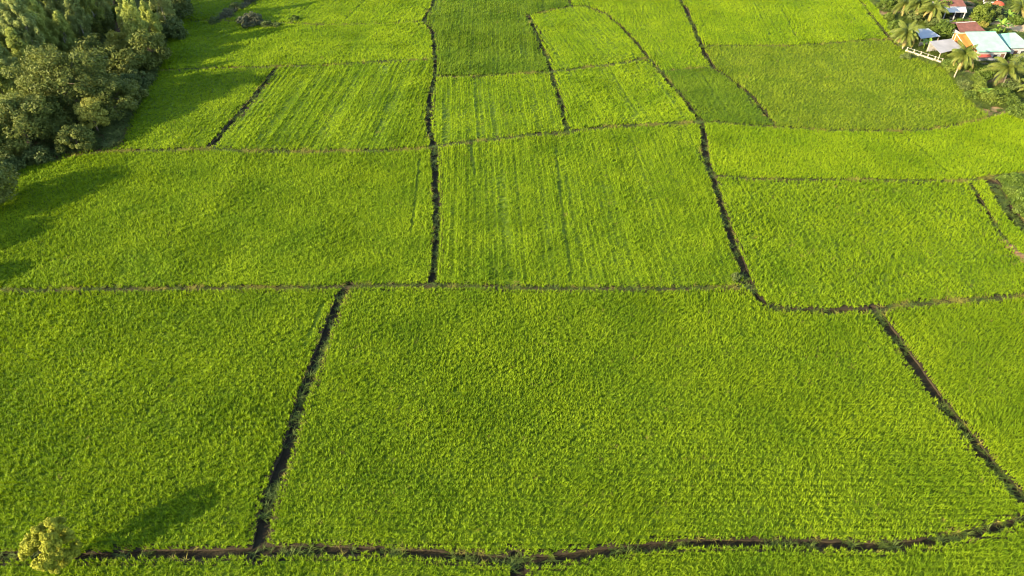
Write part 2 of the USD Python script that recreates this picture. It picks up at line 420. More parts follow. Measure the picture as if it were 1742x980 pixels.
# seed pixel: (material, row line in the photo, row strength, height, patchiness, label)
FIELDS = [
    ((250, 700), 'mid', ((0, 700), (400, 696)), 0.25, 0.80, 0.9, 'bright green rice field with the lone yellow-green tree at its near left corner'),
    ((900, 700), 'mid', ((600, 760), (1300, 762)), 0.18, 0.80, 0.6, 'largest rice field, broad even green plot across the lower middle'),
    ((1690, 640), 'mid', ((1560, 560), (1742, 780)), 0.2, 0.82, 0.8, 'rice field right of the slanting ditch at the lower right edge'),
    ((600, 968), 'mid', ((400, 970), (800, 975)), 0.2, 0.78, 0.6, 'strip of rice along the bottom edge, left of the short ditch stub'),
    ((1300, 962), 'mid', ((1000, 970), (1500, 970)), 0.2, 0.78, 0.6, 'strip of rice along the bottom edge, right of the short ditch stub'),
    ((350, 370), 'mid', ((600, 300), (300, 420)), 0.3, 0.82, 1.0, 'wide rice field below the wood with long tree shadows over its left end'),
    ((850, 350), 'mid', ((870, 300), (880, 420)), 0.95, 0.82, 1.0, 'streaked rice field in the middle, split by one thin dark furrow'),
    ((1430, 420), 'mid', ((1300, 350), (1380, 480)), 0.3, 0.80, 0.8, 'rice field right of centre between two bunds, beside the long dark ditch'),
    ((1450, 265), 'bright', ((1300, 260), (1500, 262)), 0.2, 0.80, 0.9, 'yellow-green strip of rice running right below the hamlet trees'),
    ((300, 180), 'mid', ((250, 200), (330, 130)), 0.25, 0.82, 0.8, 'small rice field beside the wood, mostly in tree shadow'),
    ((560, 190), 'mid', ((590, 200), (640, 110)), 1.15, 0.82, 0.9, 'rice field with strong slanting drill rows, left of the central ditch'),
    ((840, 185), 'mid', ((815, 160), (820, 220)), 1.15, 0.80, 0.7, 'small square rice field with upright rows right of the central ditch'),
    ((1060, 165), 'bright', ((1040, 125), (1080, 190)), 1.0, 0.80, 0.9, 'four-sided rice field with rows, ending in a point at the ditch fork'),
    ((830, 60), 'deep', ((850, 10), (852, 120)), 0.8, 0.85, 1.0, 'darkest green rice field, upper middle beside the crooked ditch'),
    ((1000, 70), 'bright', ((980, 50), (1030, 110)), 0.95, 0.80, 0.7, 'wedge-shaped rice field with slanting rows in the upper middle'),
    ((500, 80), 'bright', ((350, 80), (700, 76)), 0.35, 0.80, 0.8, 'long low rice field with thin spear-shaped shadows, beyond the first bund'),
    ((600, 15), 'bright', ((621, 3), (590, 33)), 0.5, 0.78, 0.8, 'pale rice field at the top edge between the grey shrub and the crooked ditch'),
    ((350, 15), 'mid', ((330, 20), (420, 18)), 0.25, 0.78, 0.6, 'dull green rice field at the top edge between wood and weedy line'),
    ((1100, 45), 'bright', ((1100, 20), (1150, 100)), 0.5, 0.80, 0.9, 'bright yellow-green rice field between two dark ditches at the top'),
    ((1230, 170), 'deep', ((1192, 128), (1244, 203)), 0.5, 0.78, 1.0, 'small triangle of darker rice between two ditches right of centre'),
    ((1420, 150), 'olive', ((1330, 120), (1420, 125)), 0.15, 0.78, 0.9, 'large dull olive rice field in front of the hamlet wall'),
    ((1320, 35), 'bright', ((1290, 20), (1310, 60)), 0.6, 0.80, 0.9, 'bright yellow-green rice field at the top, left of the hamlet palms'),
    ((1672, 335), 'bright', ((1640, 315), (1742, 440)), 0.2, 0.75, 0.8, 'narrow wedge of yellow rice between two ditches at the right edge'),
    ((1735, 345), 'weed', ((1700, 320), (1742, 380)), 0.3, 0.9, 1.3, 'rough patch of reeds beyond the widest ditch at the right edge'),
    ((1495, 20), 'weed', ((1480, 0), (1510, 40)), 0.2, 0.6, 1.2, 'sliver of rough grass between thin ditch and hamlet palms'),
]
RICE['weed'] = REED
shade_seed = 40


def tufts_for(matname, seed):
    rng = np.random.default_rng(seed)
    a = [(tuft(rng, 11, 1.0, 0.065, 0.043, 0.22, 0.13), RICE[matname]) for _ in range(4)]
    a.append((join([tuft(rng, 12, 1.0, 0.12, 0.045, 0.4, 0.2)]), STRAW))
    return a


furrow_lines = [(w, LineString([g2(*q) for q in p])) for w, p in FURROWS]
BEDS = []
total = 0
for ci, cell in enumerate(cells):
    spec = next((s for s in FIELDS if cell.buffer(0.3).contains(Point(g2(*s[0])))), None)
    if spec is None and cell.area < 30:
        continue
    if spec is None:
        c = cell.representative_point()
        u, v = to_px(c.x, c.y)
        print('unnamed plot', round(u), round(v), round(cell.area))
        spec = ((u, v), 'mid', ((u, v), (u + 10, v + 1)), 0.2, 0.8, 0.8, None)
    (seed_px, matname, rowpx, rowamp, hgt, patch, label) = spec
    hgt *= 0.80
    rng = np.random.default_rng(100 + ci)
    far_plot = seed_px[1] < 320
    field = thing('rice_field', label or 'rice plot', 'rice field')
    part('soil_bed', slab(cell, BASE, 0.0), SOIL, field)
    # leafy layer under the tops
    a, b = np.array(g2(*rowpx[0])), np.array(g2(*rowpx[1]))
    d = (b - a) / np.linalg.norm(b - a)
    across = np.array([-d[1], d[0]])
    step = 0.255 if seed_px[1] > 480 else (0.36 if seed_px[1] > 240 else 0.46)
    p = jittered(cell, step, rng, d, 0.85)
    if len(p):
        p = p[seen(p)]
    for w, ls in furrow_lines:
        if ls.intersects(cell):
            p = p[shapely.distance(shapely.points(p), ls) > w * rng.uniform(0.7, 1.3, len(p))]
    near_rows = seed_px[1] > 380 or seed_px[0] == 1430

    def crop(q):
        """Height of the crop at the points: rows, lodged patches, slow swells."""
        s, t = q @ across, q @ d
        z = np.full(len(q), ci + 0.5)
        s = s + 0.5 * (noise(np.c_[t / 9, s / 9, z], 15) - 0.5)
        rows = noise(np.c_[s / 0.62, t / 34, z], 5) * 0.5 + noise(np.c_[s / 1.5, t / 34, z], 6) * 0.5
        rows = 0.86 * rows + 0.07 * (1 + np.cos(2 * np.pi * s / 1.12 + 5 * noise(np.c_[s / 4, t / 30, z], 17)))
        rows = np.clip((rows - 0.5) * 1.8 + 0.5, 0.2, 0.88)
        blot = fbm(np.c_[q / 2.6, z], 3, 7)
        swell = noise(np.c_[q / 14, z], 8)
        h = 1.04 + rowamp * 1.3 * (rows - 0.6) + patch * 0.95 * np.minimum(blot - 0.43, 0.06) + 0.34 * (swell - 0.5)
        e = shapely.distance(shapely.points(q), cell.boundary)     # headland rows run along the plot's sides
        h = h + 0.22 * np.cos(2 * np.pi * e / 1.5 + 1.2 * noise(np.c_[q / 6, z], 23)) * np.exp(-e / 3.2) * (0.2 + 0.8 * noise(np.c_[q / 5, z], 24))
        h = h - 0.45 * np.clip((noise(np.c_[q / 1.1, z], 25) - 0.86) * 8, 0, 1)
        if near_rows:                                              # hills planted in regular rows
            h = h + 0.17 * np.cos(2 * np.pi * (s + 0.25 * noise(np.c_[s / 3, t / 12, z], 19)) / 0.72) + 0.06 * np.cos(2 * np.pi * (t + 0.3 * noise(np.c_[s / 5, t / 5, z], 20)) / 0.9)
        return np.clip(h, 0.35, 1.3)

    h = crop(p) * hgt
    keep = rng.uniform(0, 1, len(p)) < np.clip(1.55 * h / hgt - 0.30, 0.45, 1)
    if near_rows:                                                  # thinner between the planted rows
        sr = p @ across
        gate = np.cos(2 * np.pi * (sr + 0.25 * noise(np.c_[sr / 3, (p @ d) / 12, np.full(len(p), ci + 0.5)], 19)) / 0.72)
        keep &= rng.uniform(0, 1, len(p)) < 0.72 + 0.34 * gate
    p, h = p[keep], h[keep]
    edge = shapely.distance(shapely.points(p), cell.boundary)
    straw = (rng.uniform(0, 1, len(p)) < np.clip(0.16 - edge * 0.35, 0.006, 1))
    n = len(p)
    total += n
    comb = noise(np.c_[p / 7, np.full(n, 3.5)], 11) * 2 * np.pi * 1.2 + 0.4
    yaw = rng.uniform(0, 2 * np.pi, n)
    tilt = np.abs(rng.normal(0.16, 0.13, n)) + np.where(edge < 0.5, 0.08, 0)
    wide = step / 0.275 * rng.uniform(0.8, 1.25, n)
    hh = h * rng.uniform(0.64, 1.2, n) * (0.68 + 0.60 * noise(np.c_[p / 0.45, np.full(n, 0.5)], 31)) * np.where(straw, 0.6, 1)
    idx = np.where(straw, 4, rng.integers(0, 4, n))
    scatter('rice_plants', str(field.GetPath()), np.c_[p, np.full(n, -0.02)], tufts_for(matname, 500 + ci), idx, yaw, comb, tilt, np.c_[wide, wide, hh])
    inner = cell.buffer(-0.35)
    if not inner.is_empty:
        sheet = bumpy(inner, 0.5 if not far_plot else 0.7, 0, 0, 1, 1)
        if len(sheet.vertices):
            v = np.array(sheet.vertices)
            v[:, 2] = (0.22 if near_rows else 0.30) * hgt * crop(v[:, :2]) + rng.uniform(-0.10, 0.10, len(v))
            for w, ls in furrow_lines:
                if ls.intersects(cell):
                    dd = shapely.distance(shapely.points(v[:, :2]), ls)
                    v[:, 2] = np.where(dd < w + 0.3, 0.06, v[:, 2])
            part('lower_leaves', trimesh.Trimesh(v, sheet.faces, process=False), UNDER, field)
print('tufts', total, 'plots', len(cells))


# ditch floors, bunds and what grows on them
def ridge(q, w, h, seed, flat_floor=False):
    t = np.gradient(q, axis=0)
    t /= np.linalg.norm(t, axis=1, keepdims=True)
    nrm = np.c_[-t[:, 1], t[:, 0]]
    xs = np.array([-0.62, -0.42, -0.2, 0.0, 0.2, 0.42, 0.62])
    zs = np.array([BASE - 0.02, 0.35 * h, 0.9 * h, h, 0.9 * h, 0.35 * h, BASE - 0.02])
    if flat_floor:
        zs = np.array([h - 0.02, h, h, h, h, h, h - 0.02])
    v = q[:, None, :] + nrm[:, None, :] * (xs * w)[None, :, None]
    z = zs[None] + (0.07 if flat_floor else 0.16) * (fbm(np.concatenate([v * 1.6, np.full(v.shape[:2] + (1,), seed + 0.5)], -1), 3, seed) - 0.5) * (np.abs(xs) < 0.5)[None]
    v = np.concatenate([v, z[..., None]], -1).reshape(-1, 3)
    n, m = len(q), len(xs)
    i, j = np.meshgrid(np.arange(n - 1), np.arange(m - 1), indexing='ij')
    k = (i * m + j).ravel()
    f = np.vstack([np.c_[k, k + m, k + m + 1], np.c_[k, k + m + 1, k + 1]])
    mm = trimesh.Trimesh(v, f, process=False)
    if mm.face_normals[:, 2].sum() < 0:
        mm.invert()
    return mm


grass_p, weed_p, grey_p = [], [], []
rng = np.random.default_rng(77)
for i, ((k, w, q), (_, _, px)) in enumerate(zip(curves, LINES)):
    if k == 'b':
        struct('earth_bund', ridge(q, w, 0.06, i), BUNDSOIL, smooth=True)
    else:
        struct('ditch', ridge(q, w * 1.15, BASE + 0.06, i, True), MUD, smooth=True)
    ls = LineString(q)
    dens = {'b': 5.5, 'd': 1.8 if i < 27 else 4.0, 'w': 5.0}[k]
    n = int(ls.length * w * dens)
    base = np.array([ls.interpolate(s).coords[0] for s in rng.uniform(0, ls.length, n)])
    pts = base + rng.normal(0, w * {'b': 0.30, 'd': 0.40, 'w': 0.45}[k], (n, 2))
    pts = pts[seen(pts)]
    clumpy = noise(np.c_[pts / 3.0, np.full(len(pts), i + 0.5)], 21)
    if k == 'b':
        grass_p.append(pts[clumpy > 0.58])
        weed_p.append(pts[clumpy < 0.6])
    elif k == 'd':
        weed_p.append(pts[clumpy > 0.42])
    else:
        (grey_p if i < 20 else weed_p).append(pts)
for name, ps, mat, hh in (('dry_grass', grass_p, STRAW, 0.38), ('bund_weeds', weed_p, WEED, 0.40), ('grey_weeds', grey_p, GREYWEED, 0.9)):
    pts = np.vstack(ps)
    n = len(pts)
    r2 = np.random.default_rng(len(name))
    protos = [(tuft(r2, 20, 1.0, 0.22, 0.05, 0.7, 0.35), mat) for _ in range(3)]
    s = r2.uniform(0.7, 1.3, n)
    scatter(name, '/World', np.c_[pts, np.full(n, -0.05 if name != 'bund_weeds' else -0.2)], protos, r2.integers(0, 3, n), r2.uniform(0, 6.28, n), r2.uniform(0, 6.28, n), np.abs(r2.normal(0.1, 0.15, n)), np.c_[s, s, s * hh * r2.uniform(0.6, 1.3, n)])

# rough grass on the hamlet's ground and under the wood's edge
for name, poly, mat, dens, hh, hole in (('yard_grass', hamlet, WEED, 0.62, 0.5, True), ('forest_undergrowth', forest, DARKBUSH, 0.8, 0.8, False)):
    r2 = np.random.default_rng(31)
    pts = jittered(poly, dens, r2)
    pts = pts[seen(pts, 40)]
    cl = fbm(np.c_[pts / 5, np.full(len(pts), 0.5)], 3, 3)
    if hole:
        tr = LineString([g2(1690, 36), g2(1742, 50), g2(1800, 62)])
        pts = pts[(cl > 0.42) & (shapely.distance(shapely.points(pts), tr) > 4.0) & (shapely.distance(shapely.points(pts), Point(*g2(1696, 188))) > 1.6)]
    else:
        pts = pts[((cl > 0.44) | (shapely.distance(shapely.points(pts), forest.boundary) < 7)) & (shapely.distance(shapely.points(pts), Point(*g2(200, 48))) > 6)]
    n = len(pts)
    protos = [(tuft(r2, 20, 1.0, 0.4, 0.09, 0.8, 0.35), mat) for _ in range(3)]
    s = r2.uniform(0.7, 1.4, n)
    scatter(name, '/World', np.c_[pts, np.zeros(n)], protos, r2.integers(0, 3, n), r2.uniform(0, 6.28, n), r2.uniform(0, 6.28, n), np.abs(r2.normal(0.1, 0.15, n)), np.c_[s, s, s * hh])
track = LineString([g2(1680, 34), g2(1700, 38), g2(1742, 50), g2(1800, 64)]).buffer(3.4)
struct('sandy_track', flat(track, 0.048), SAND)
r2 = np.random.default_rng(5)
for k, (px, py, s, which) in enumerate([(1712, 412, 0.5, 'uppermost of'), (1719, 421, 0.7, 'second from the top of'), (1728, 430, 0.6, 'fourth from the top of'), (1736, 437, 0.75, 'largest of'), (1724, 424, 0.45, 'smallest of'), (1742, 444, 0.6, 'lowest of')]):
    m = trimesh.creation.icosphere(2, s)
    v = np.array(m.vertices)
    v *= (0.7 + 0.6 * fbm(v * 2.2 + k * 7, 3, k))[:, None] * [1.3, 1, 0.55]
    m.vertices = v + [*g2(px, py), 0.05]
    tag(usdkit.mesh(stage, numbered('earth_clod', '/World'), m, CLOD), f'reddish clod of dug earth, {which} six by the right edge ditch', 'earth clod', 'clods of dug earth by the right ditch')


# ------------------------------------------------------------------ trees
def leaves(centers, radii, per, size, rng, upright=0.0, aspect=1.0, gap=0.25):
    """Leaf faces over clumps: each face a folded quad lying roughly on its clump's surface."""
    cs = np.repeat(centers, per, axis=0)
    rs = np.repeat(radii, per, axis=0)
    n = len(cs)
    d = rng.normal(size=(n, 3))
    d /= np.linalg.norm(d, axis=1, keepdims=True)
    r = 1 - gap * rng.uniform(0, 1, n) ** 1.5 + rng.normal(0, 0.10, n)
    p = cs + d * rs * r[:, None]
    nrm = d + rng.normal(0, 0.55, (n, 3)) + [0, 0, 0.25]
    nrm /= np.linalg.norm(nrm, axis=1, keepdims=True)
    u = np.cross(nrm, rng.normal(size=(n, 3)))
    if upright:
        u = u * (1 - upright) + np.array([0, 0, 1.0]) * upright * rng.choice([-1, 1], n)[:, None]
        u -= nrm * (u * nrm).sum(1, keepdims=True)
    u /= np.linalg.norm(u, axis=1, keepdims=True) + 1e-9
    w = np.cross(nrm, u)
    s = (size * rng.uniform(0.6, 1.35, n))[:, None]
    u, w = u * s * aspect, w * s
    v = np.stack([p - u, p + w * 0.55 + nrm * s * 0.12, p + u, p - w * 0.55 + nrm * s * 0.12], 1).reshape(-1, 3)
    k = np.arange(n)[:, None] * 4
    return trimesh.Trimesh(v, np.vstack([k + [0, 1, 2], k + [0, 2, 3]]), process=False)


def dome_clumps(rng, n, R, H, z0, rc, flatten=0.8, core=0.12):
    """Clump centres over a dome of radius R, height H, starting at z0."""
    d = rng.normal(size=(n, 3))
    d /= np.linalg.norm(d, axis=1, keepdims=True)
    d[:, 2] = np.abs(d[:, 2]) * 1.15 - 0.15
    rr = np.where(rng.uniform(0, 1, n) < core, rng.uniform(0.2, 0.75, n), 0.72 + 0.28 * rng.uniform(0, 1, n))
    lob = 0.68 + 0.62 * noise(d * 1.9 + rng.uniform(0, 50), 3)
    c = d * (rr * lob)[:, None] * [R, R, H]
    c[:, 2] += z0
    r = rc * rng.uniform(0.65, 1.35, n)
    return c, np.c_[r, r, r * flatten]


def limbs(rng, centers, top, n, r0):
    """Limbs from the trunk out to some of the clumps."""
    out = []
    for i in rng.choice(len(centers), min(n, len(centers)), replace=False):
        a, b = np.array([0, 0, top * rng.uniform(0.55, 1.0)]), centers[i]
        m = (a + b) / 2 + [0, 0, 0.12 * np.linalg.norm(b - a)]
        t = np.linspace(0, 1, 6)[:, None]
        out.append(tube((1 - t) ** 2 * a + 2 * t * (1 - t) * m + t * t * b, np.linspace(r0, r0 * 0.25, 6), 5))
    return join(out)


def trunk_mesh(rng, h, r, bend=0.3):
    t = np.linspace(0, 1, 9)
    p = np.c_[bend * np.sin(t * 2.2) * rng.uniform(-1, 1), bend * np.sin(t * 1.7) * rng.uniform(-1, 1), t * h - 0.2]
    return tube(p, r * (1.25 - t * 0.75 + 0.5 * np.exp(-t * 14)), 8)


def broad_tree(name, label, cat, loc, R, H, z0, rc, nclump, per, leaf, mat, seed, bark=BARK, group=None, flatten=0.8, gap=0.25, core=0.12):
    rng = np.random.default_rng(seed)
    t = thing(name, label, cat, loc, 0, group)
    c, r = dome_clumps(rng, nclump, R, H, z0, rc, flatten, core)
    part('crown', leaves(c, r, per, leaf, rng, gap=gap), mat, t)
    top = z0 + 0.35 * H
    tr = part('trunk', trunk_mesh(rng, top, 0.035 * R + 0.08, 0.03 * R), bark, t, smooth=40)
    part('limbs', limbs(rng, c, top, 12, 0.016 * R + 0.03), bark, t, smooth=40)
    return t


def feather_proto(seed, h, R, mat, bark, density=1.0):
    """Tall feathery tree: upright plumes of fine hanging foliage around a thin stem."""
    rng = np.random.default_rng(seed)
    n = int(120 * density)
    z = rng.uniform(0.08, 0.98, n)
    rad = R * (np.sin(np.pi * np.clip(z * 0.9 + 0.12, 0, 1)) ** 0.7) * rng.uniform(0.25, 1.0, n)
    az = rng.uniform(0, 2 * np.pi, n)
    c = np.c_[rad * np.cos(az), rad * np.sin(az), z * h]
    r = rng.uniform(0.45, 0.95, n) * R / 3.1
    rr = np.c_[r, r, r * rng.uniform(1.1, 1.9, n)]
    cr = leaves(c, rr, 120, 0.19, rng, upright=0.4, aspect=1.4, gap=0.5)
    return cr, trunk_mesh(rng, h * 0.93, 0.17, 0.5), limbs(rng, c, h * 0.8, 14, 0.06)


UsdGeom.Scope.Define(stage, '/World/Looks/kinds')


def class_of(name, meshes):
    """A kind of plant kept as a class, to be referenced by each of its copies."""
    p = stage.CreateClassPrim('/World/Looks/kinds/' + name)
    for nm, m, mat, sm in meshes:
        part(nm, m, mat, p, sm)
    return p


feathers = []
for s, (h, R, mat) in enumerate([(17, 2.9, FEATHER), (15, 3.2, FEATHER2), (18.5, 2.7, FEATHER), (13, 2.6, FEATHER2)]):
    cr, tk, lm = feather_proto(200 + s, h, R, mat, PALEBARK)
    feathers.append(class_of(f'feathery_tree_{s}', [('crown', cr, mat, False), ('trunk', tk, PALEBARK, 40), ('limbs', lm, PALEBARK, 40)]))
rng = np.random.default_rng(12)
ROWS = [((-30, 236), (46, 178)), ((-40, 206), (92, 130)), ((-60, 178), (140, 104)), ((-60, 150), (168, 84)), ((-70, 124), (182, 60)), ((-70, 100), (196, 40)),
        ((-80, 78), (206, 20)), ((-80, 56), (214, 2)), ((-80, 34), (222, -16))]
ORD = 'first second third fourth fifth sixth seventh eighth ninth tenth eleventh twelfth thirteenth fourteenth'.split()
for i, (p0, p1) in enumerate(ROWS):
    a, b = np.array(g2(*p0)), np.array(g2(*p1))
    m = max(2, int(np.linalg.norm(b - a) / 3.7))
    k = 0
    for j in range(m):
        q = a + (b - a) * (j + 0.5) / m + rng.normal(0, 0.55, 2)
        sc = rng.uniform(0.84, 1.12)
        kind, rz = int(rng.integers(0, 4)), rng.uniform(0, 6.28)
        tops = [to_px(q[0], q[1], z * sc) for z in (7, 11, 15)]
        if not any(u > -14 and v > -8 for u, v in tops):
            continue
        copy_of(feathers[kind], 'feathery_tree', f'pale feathery tree, {ORD[k]} from the left in the {ORD[i]} grove row from the front', 'tree', (q[0], q[1], 0.0), rz, sc, 'feathery trees of the grove')
        k += 1


# the big dark trees in front of the grove: (base px, R, H, z0, clumps)
broad_tree('spreading_tree', 'huge dark green domed tree in front of the grove, largest crown in the wood', 'tree', (*g2(128, 196), 0), 8.8, 9.5, 4.2, 1.35, 185, 150, 0.22, RAIN, 301)
broad_tree('spreading_tree', 'big dark green domed tree at the left edge, below the largest crown', 'tree', (*g2(52, 248), 0), 7.4, 7.2, 3.4, 1.25, 150, 150, 0.22, RAIN, 302)
broad_tree('spreading_tree', 'dark round tree on the field side of the largest crown, above the golden tree', 'tree', (*g2(200, 196), 0), 5.2, 5.6, 3.4, 1.1, 95, 140, 0.22, RAIN, 303)
broad_tree('spreading_tree', 'dark tree at the far left picture edge, lowest of the big crowns', 'tree', (*g2(-22, 275), 0), 6.2, 5.8, 2.8, 1.2, 110, 140, 0.22, RAIN, 304)
broad_tree('golden_tree', 'golden green upright tree catching the sun on the field side of the wood', 'tree', (*g2(168, 226), 0), 2.7, 4.8, 2.6, 0.85, 44, 130, 0.19, GOLD, 305)
broad_tree('round_tree', 'small round grey-green tree on the corner of the wood by the field', 'tree', (*g2(136, 256), 0), 3.1, 3.0, 1.8, 0.75, 52, 120, 0.2, RAIN, 306)
broad_tree('dark_bush', 'low dark bush at the lower left end of the wood', 'bush', (*g2(14, 292), 0), 3.4, 2.6, 0.6, 0.9, 45, 90, 0.25, DARKBUSH, 307)
broad_tree('dark_bush', 'dark spreading bush between round tree and wood shade', 'bush', (*g2(66, 272), 0), 3.0, 2.0, 0.4, 0.8, 34, 90, 0.25, DARKBUSH, 308)
for k, (px, py, R, H, z0, rc, nc, mat, label, cat) in enumerate([
    (262, 112, 4.3, 6.0, 2.4, 1.1, 64, RAIN, 'dark tree at the wood edge beside the end of the second bund', 'tree'),
    (236, 128, 3.6, 4.2, 1.8, 1.0, 48, RAIN, 'brownish green tree just left of the wood edge tree', 'tree'),
    (205, 92, 3.2, 3.6, 1.6, 0.9, 46, GOLD, 'yellow-topped small tree in the gap of the wood', 'tree'),
    (172, 62, 3.6, 4.0, 1.5, 1.0, 46, RAIN, 'dark shrubby tree left of the bare brown patch', 'tree'),
    (186, 36, 3.2, 3.0, 1.2, 0.9, 40, BUSH, 'green shrub above the bare brown patch', 'bush'),
    (296, 66, 3.2, 4.2, 1.2, 1.0, 46, DARKBUSH, 'dark leafy tree at the right edge of the wood near the top', 'tree'),
    (308, 30, 4.0, 5.5, 1.6, 1.1, 56, DARKBUSH, 'tall dark tree in the top right corner of the wood', 'tree'),
    (282, 24, 4.2, 7.0, 2.2, 1.2, 60, RAIN, 'dark tree behind the corner tree of the wood', 'tree'),
    (160, 128, 4.6, 5.0, 3.0, 1.1, 64, RAIN, 'broad tree filling the gap right behind the largest crown', 'tree'),
    (208, 128, 3.6, 4.2, 2.0, 1.0, 48, RAIN, 'rounded tree between the largest crown and the wood edge trees', 'tree'),
    (84, 222, 4.6, 5.2, 3.0, 1.1, 60, RAIN, 'dark tree wedged between the two biggest crowns', 'tree'),
    (226, 172, 2.8, 3.4, 1.4, 0.85, 38, RAIN, 'dark tree on the field edge above the golden one', 'tree'),
    (268, 46, 3.6, 5.0, 2.0, 1.0, 48, BUSH, 'green tree behind the feathery yellow ones at the top of the wood', 'tree'),
    (196, 10, 4.2, 5.5, 2.4, 1.1, 52, RAIN, 'tree at the top edge behind the brown patch', 'tree'),
    (225, 152, 2.6, 2.6, 0.9, 0.8, 34, DARKBUSH, 'dark bush at the foot of the wood, in shade beside the rice', 'bush'),
    (246, 140, 2.2, 2.0, 0.5, 0.7, 30, DARKBUSH, 'low dark bush at the tip of the wood beside the shaded plot', 'bush'),
    (303, 62, 1.6, 1.6, 0.3, 0.6, 22, DARKBUSH, 'small dark bush standing out from the wood into the rice', 'bush'),
]):
    broad_tree('wood_edge_tree' if cat == 'tree' else 'wood_edge_bush', label, cat, (*g2(px, py), 0), R, H, z0, rc, nc, 95, 0.27, mat, 320 + k)
for k, (px, py, sc, kind, label) in enumerate([
    (248, 96, 0.92, 1, 'sunlit feathery yellow tree at the right end of the grove'),
    (268, 80, 0.85, 3, 'feathery tree right of the sunlit yellow one, half in shade'),
    (234, 70, 0.95, 1, 'feathery yellow tree behind the sunlit one at the top of the wood'),
    (288, 52, 0.9, 0, 'feathery dull tree nearest the top right corner of the wood')]):
    copy_of(feathers[kind], 'feathery_tree', label, 'tree', (*g2(px, py), 0), k * 1.3, sc)
t = thing('bare_trunk', 'pale bare leaning trunks beside the brown patch in the wood', 'tree trunk', (*g2(182, 56), 0))
rng = np.random.default_rng(8)
for k in range(3):
    a = rng.uniform(0, 6.28)
    tt = np.linspace(0, 1, 7)
    part('stem', tube(np.c_[tt * 2.0 * np.cos(a) + 0.15 * np.sin(tt * 7), tt * 2.0 * np.sin(a), tt * rng.uniform(4, 6) - 0.1], 0.15 - 0.1 * tt, 6), PALEBARK, t, smooth=40)

# trees past the left edge, known by the shadows they throw on the wide field
for k, (px, py, R, H, z0, lab) in enumerate([(18, 400, 4.6, 5.5, 3.0, 'tree past the left picture edge, its shadow farthest across the wide field'), (70, 352, 4.8, 5.5, 3.0, 'tree past the left picture edge, nearest the dark lower bush'), (-12, 470, 3.0, 3.6, 2.4, 'small tree past the left picture edge beside the long cross bund'), (150, 312, 4.4, 5.0, 3.2, 'tree at the left picture edge just below the wood')]):
    x, y = np.array(g2(px, py)) - np.array([0.85, 0.53]) * (z0 + H * 0.5) * 2.6
    broad_tree('wood_tree', lab, 'tree', (x, y, 0), R, H, z0, 1.1, 60, 110, 0.25, RAIN, 390 + k)

# the lone tree at the near left
lone = thing('lone_tree', 'lone yellow-green leafy tree beside the lane at the bottom left corner', 'tree', (*g2(110, 952), 0))
base, rng = np.array([*g2(110, 952), 0]), np.random.default_rng(340)
cs, rs = [], []
for px, py, z, r_, m in [(96, 892, 4.9, 1.0, 16), (56, 924, 4.0, 1.05, 16), (74, 956, 3.4, 1.0, 15), (84, 924, 5.0, 1.05, 16), (112, 912, 4.0, 0.9, 12), (68, 904, 4.7, 0.85, 12), (102, 940, 3.2, 0.85, 11), (44, 940, 3.4, 0.7, 8), (92, 965, 2.6, 0.65, 7), (104, 950, 1.9, 0.85, 11), (122, 944, 2.3, 0.75, 9), (86, 946, 2.2, 0.9, 10), (128, 926, 3.2, 0.6, 6), (88, 918, 3.6, 1.1, 12)]:
    c0 = at(px, py, z) - base
    dd = rng.normal(size=(m, 3))
    dd /= np.linalg.norm(dd, axis=1, keepdims=True)
    cs.append(c0 + dd * r_ * rng.uniform(0.45, 0.8, (m, 1)))
    rs.append(np.repeat(r_ * rng.uniform(0.26, 0.44, (m, 1)), 3, axis=1))
cs, rs = np.vstack(cs), np.vstack(rs)
part('crown', leaves(cs, rs, 210, 0.105, rng, gap=0.25), LIME, lone)
part('trunk', trunk_mesh(rng, 3.6, 0.17, 0.3), BARK, lone, smooth=40)
part('limbs', limbs(rng, cs, 3.4, 14, 0.06), BARK, lone, smooth=40)

# shrubs on the bunds at the top left
broad_tree('grey_shrub', 'grey-brown rounded shrub on the bund near the top edge', 'bush', (*g2(426, 42), 0), 3.6, 2.6, 0.5, 0.75, 54, 90, 0.2, GREYWEED, 350)
for k, (px, py, R, lab) in enumerate([(366, 40, 1.5, 'small dark shrub left of the grey shrub where the weedy line meets the bund'), (388, 30, 1.9, 'grey shrub on the weedy line above the rounded one'), (402, 16, 1.8, 'dark green shrub halfway along the weedy line'), (424, 4, 1.7, 'grey shrub at the top edge on the weedy line'), (455, 46, 1.3, 'low dark shrub right of the grey rounded shrub'), (471, 46, 0.9, 'tiny shrub on the bund right of the grey rounded shrub'), (503, 36, 1.2, 'bright little shrub on the bund farthest right in its row')]):
    broad_tree('bund_shrub', lab, 'bush', (*g2(px, py), 0), R, R * 0.9, 0.25, R * 0.36, 22, 70, 0.18, GREYWEED if k in (1, 3) else (DARKBUSH if k < 6 else BUSH), 360 + k)
broad_tree('bund_shrub', 'dark weed clump where the bund meets the ditch right of centre', 'bush', (*g2(1252, 476), 0), 0.7, 0.8, 0.3, 0.3, 16, 60, 0.12, DARKBUSH, 371)
for k, (px, py, R, mat, lab) in enumerate([(1722, 306, 1.6, REED, 'reedy clump at the head of the widest ditch'), (1744, 340, 1.9, REED, 'reed hummock beside the widest ditch near the right edge'), (1764, 372, 1.8, REED, 'reed hummock cut by the right picture edge'), (1752, 314, 1.8, BUSH, 'green bush at the right edge above the reeds'), (1722, 330, 1.2, BUSH, 'small bush among the reeds by the widest ditch'), (1738, 362, 1.3, BUSH, 'low bush on the brink of the widest ditch, nearest the viewer')]):
    broad_tree('reed_hummock', lab, 'bush', (*g2(px, py), 0), R, R * 0.7, 0.3, R * 0.36, 24, 80, 0.17, mat, 380 + k)


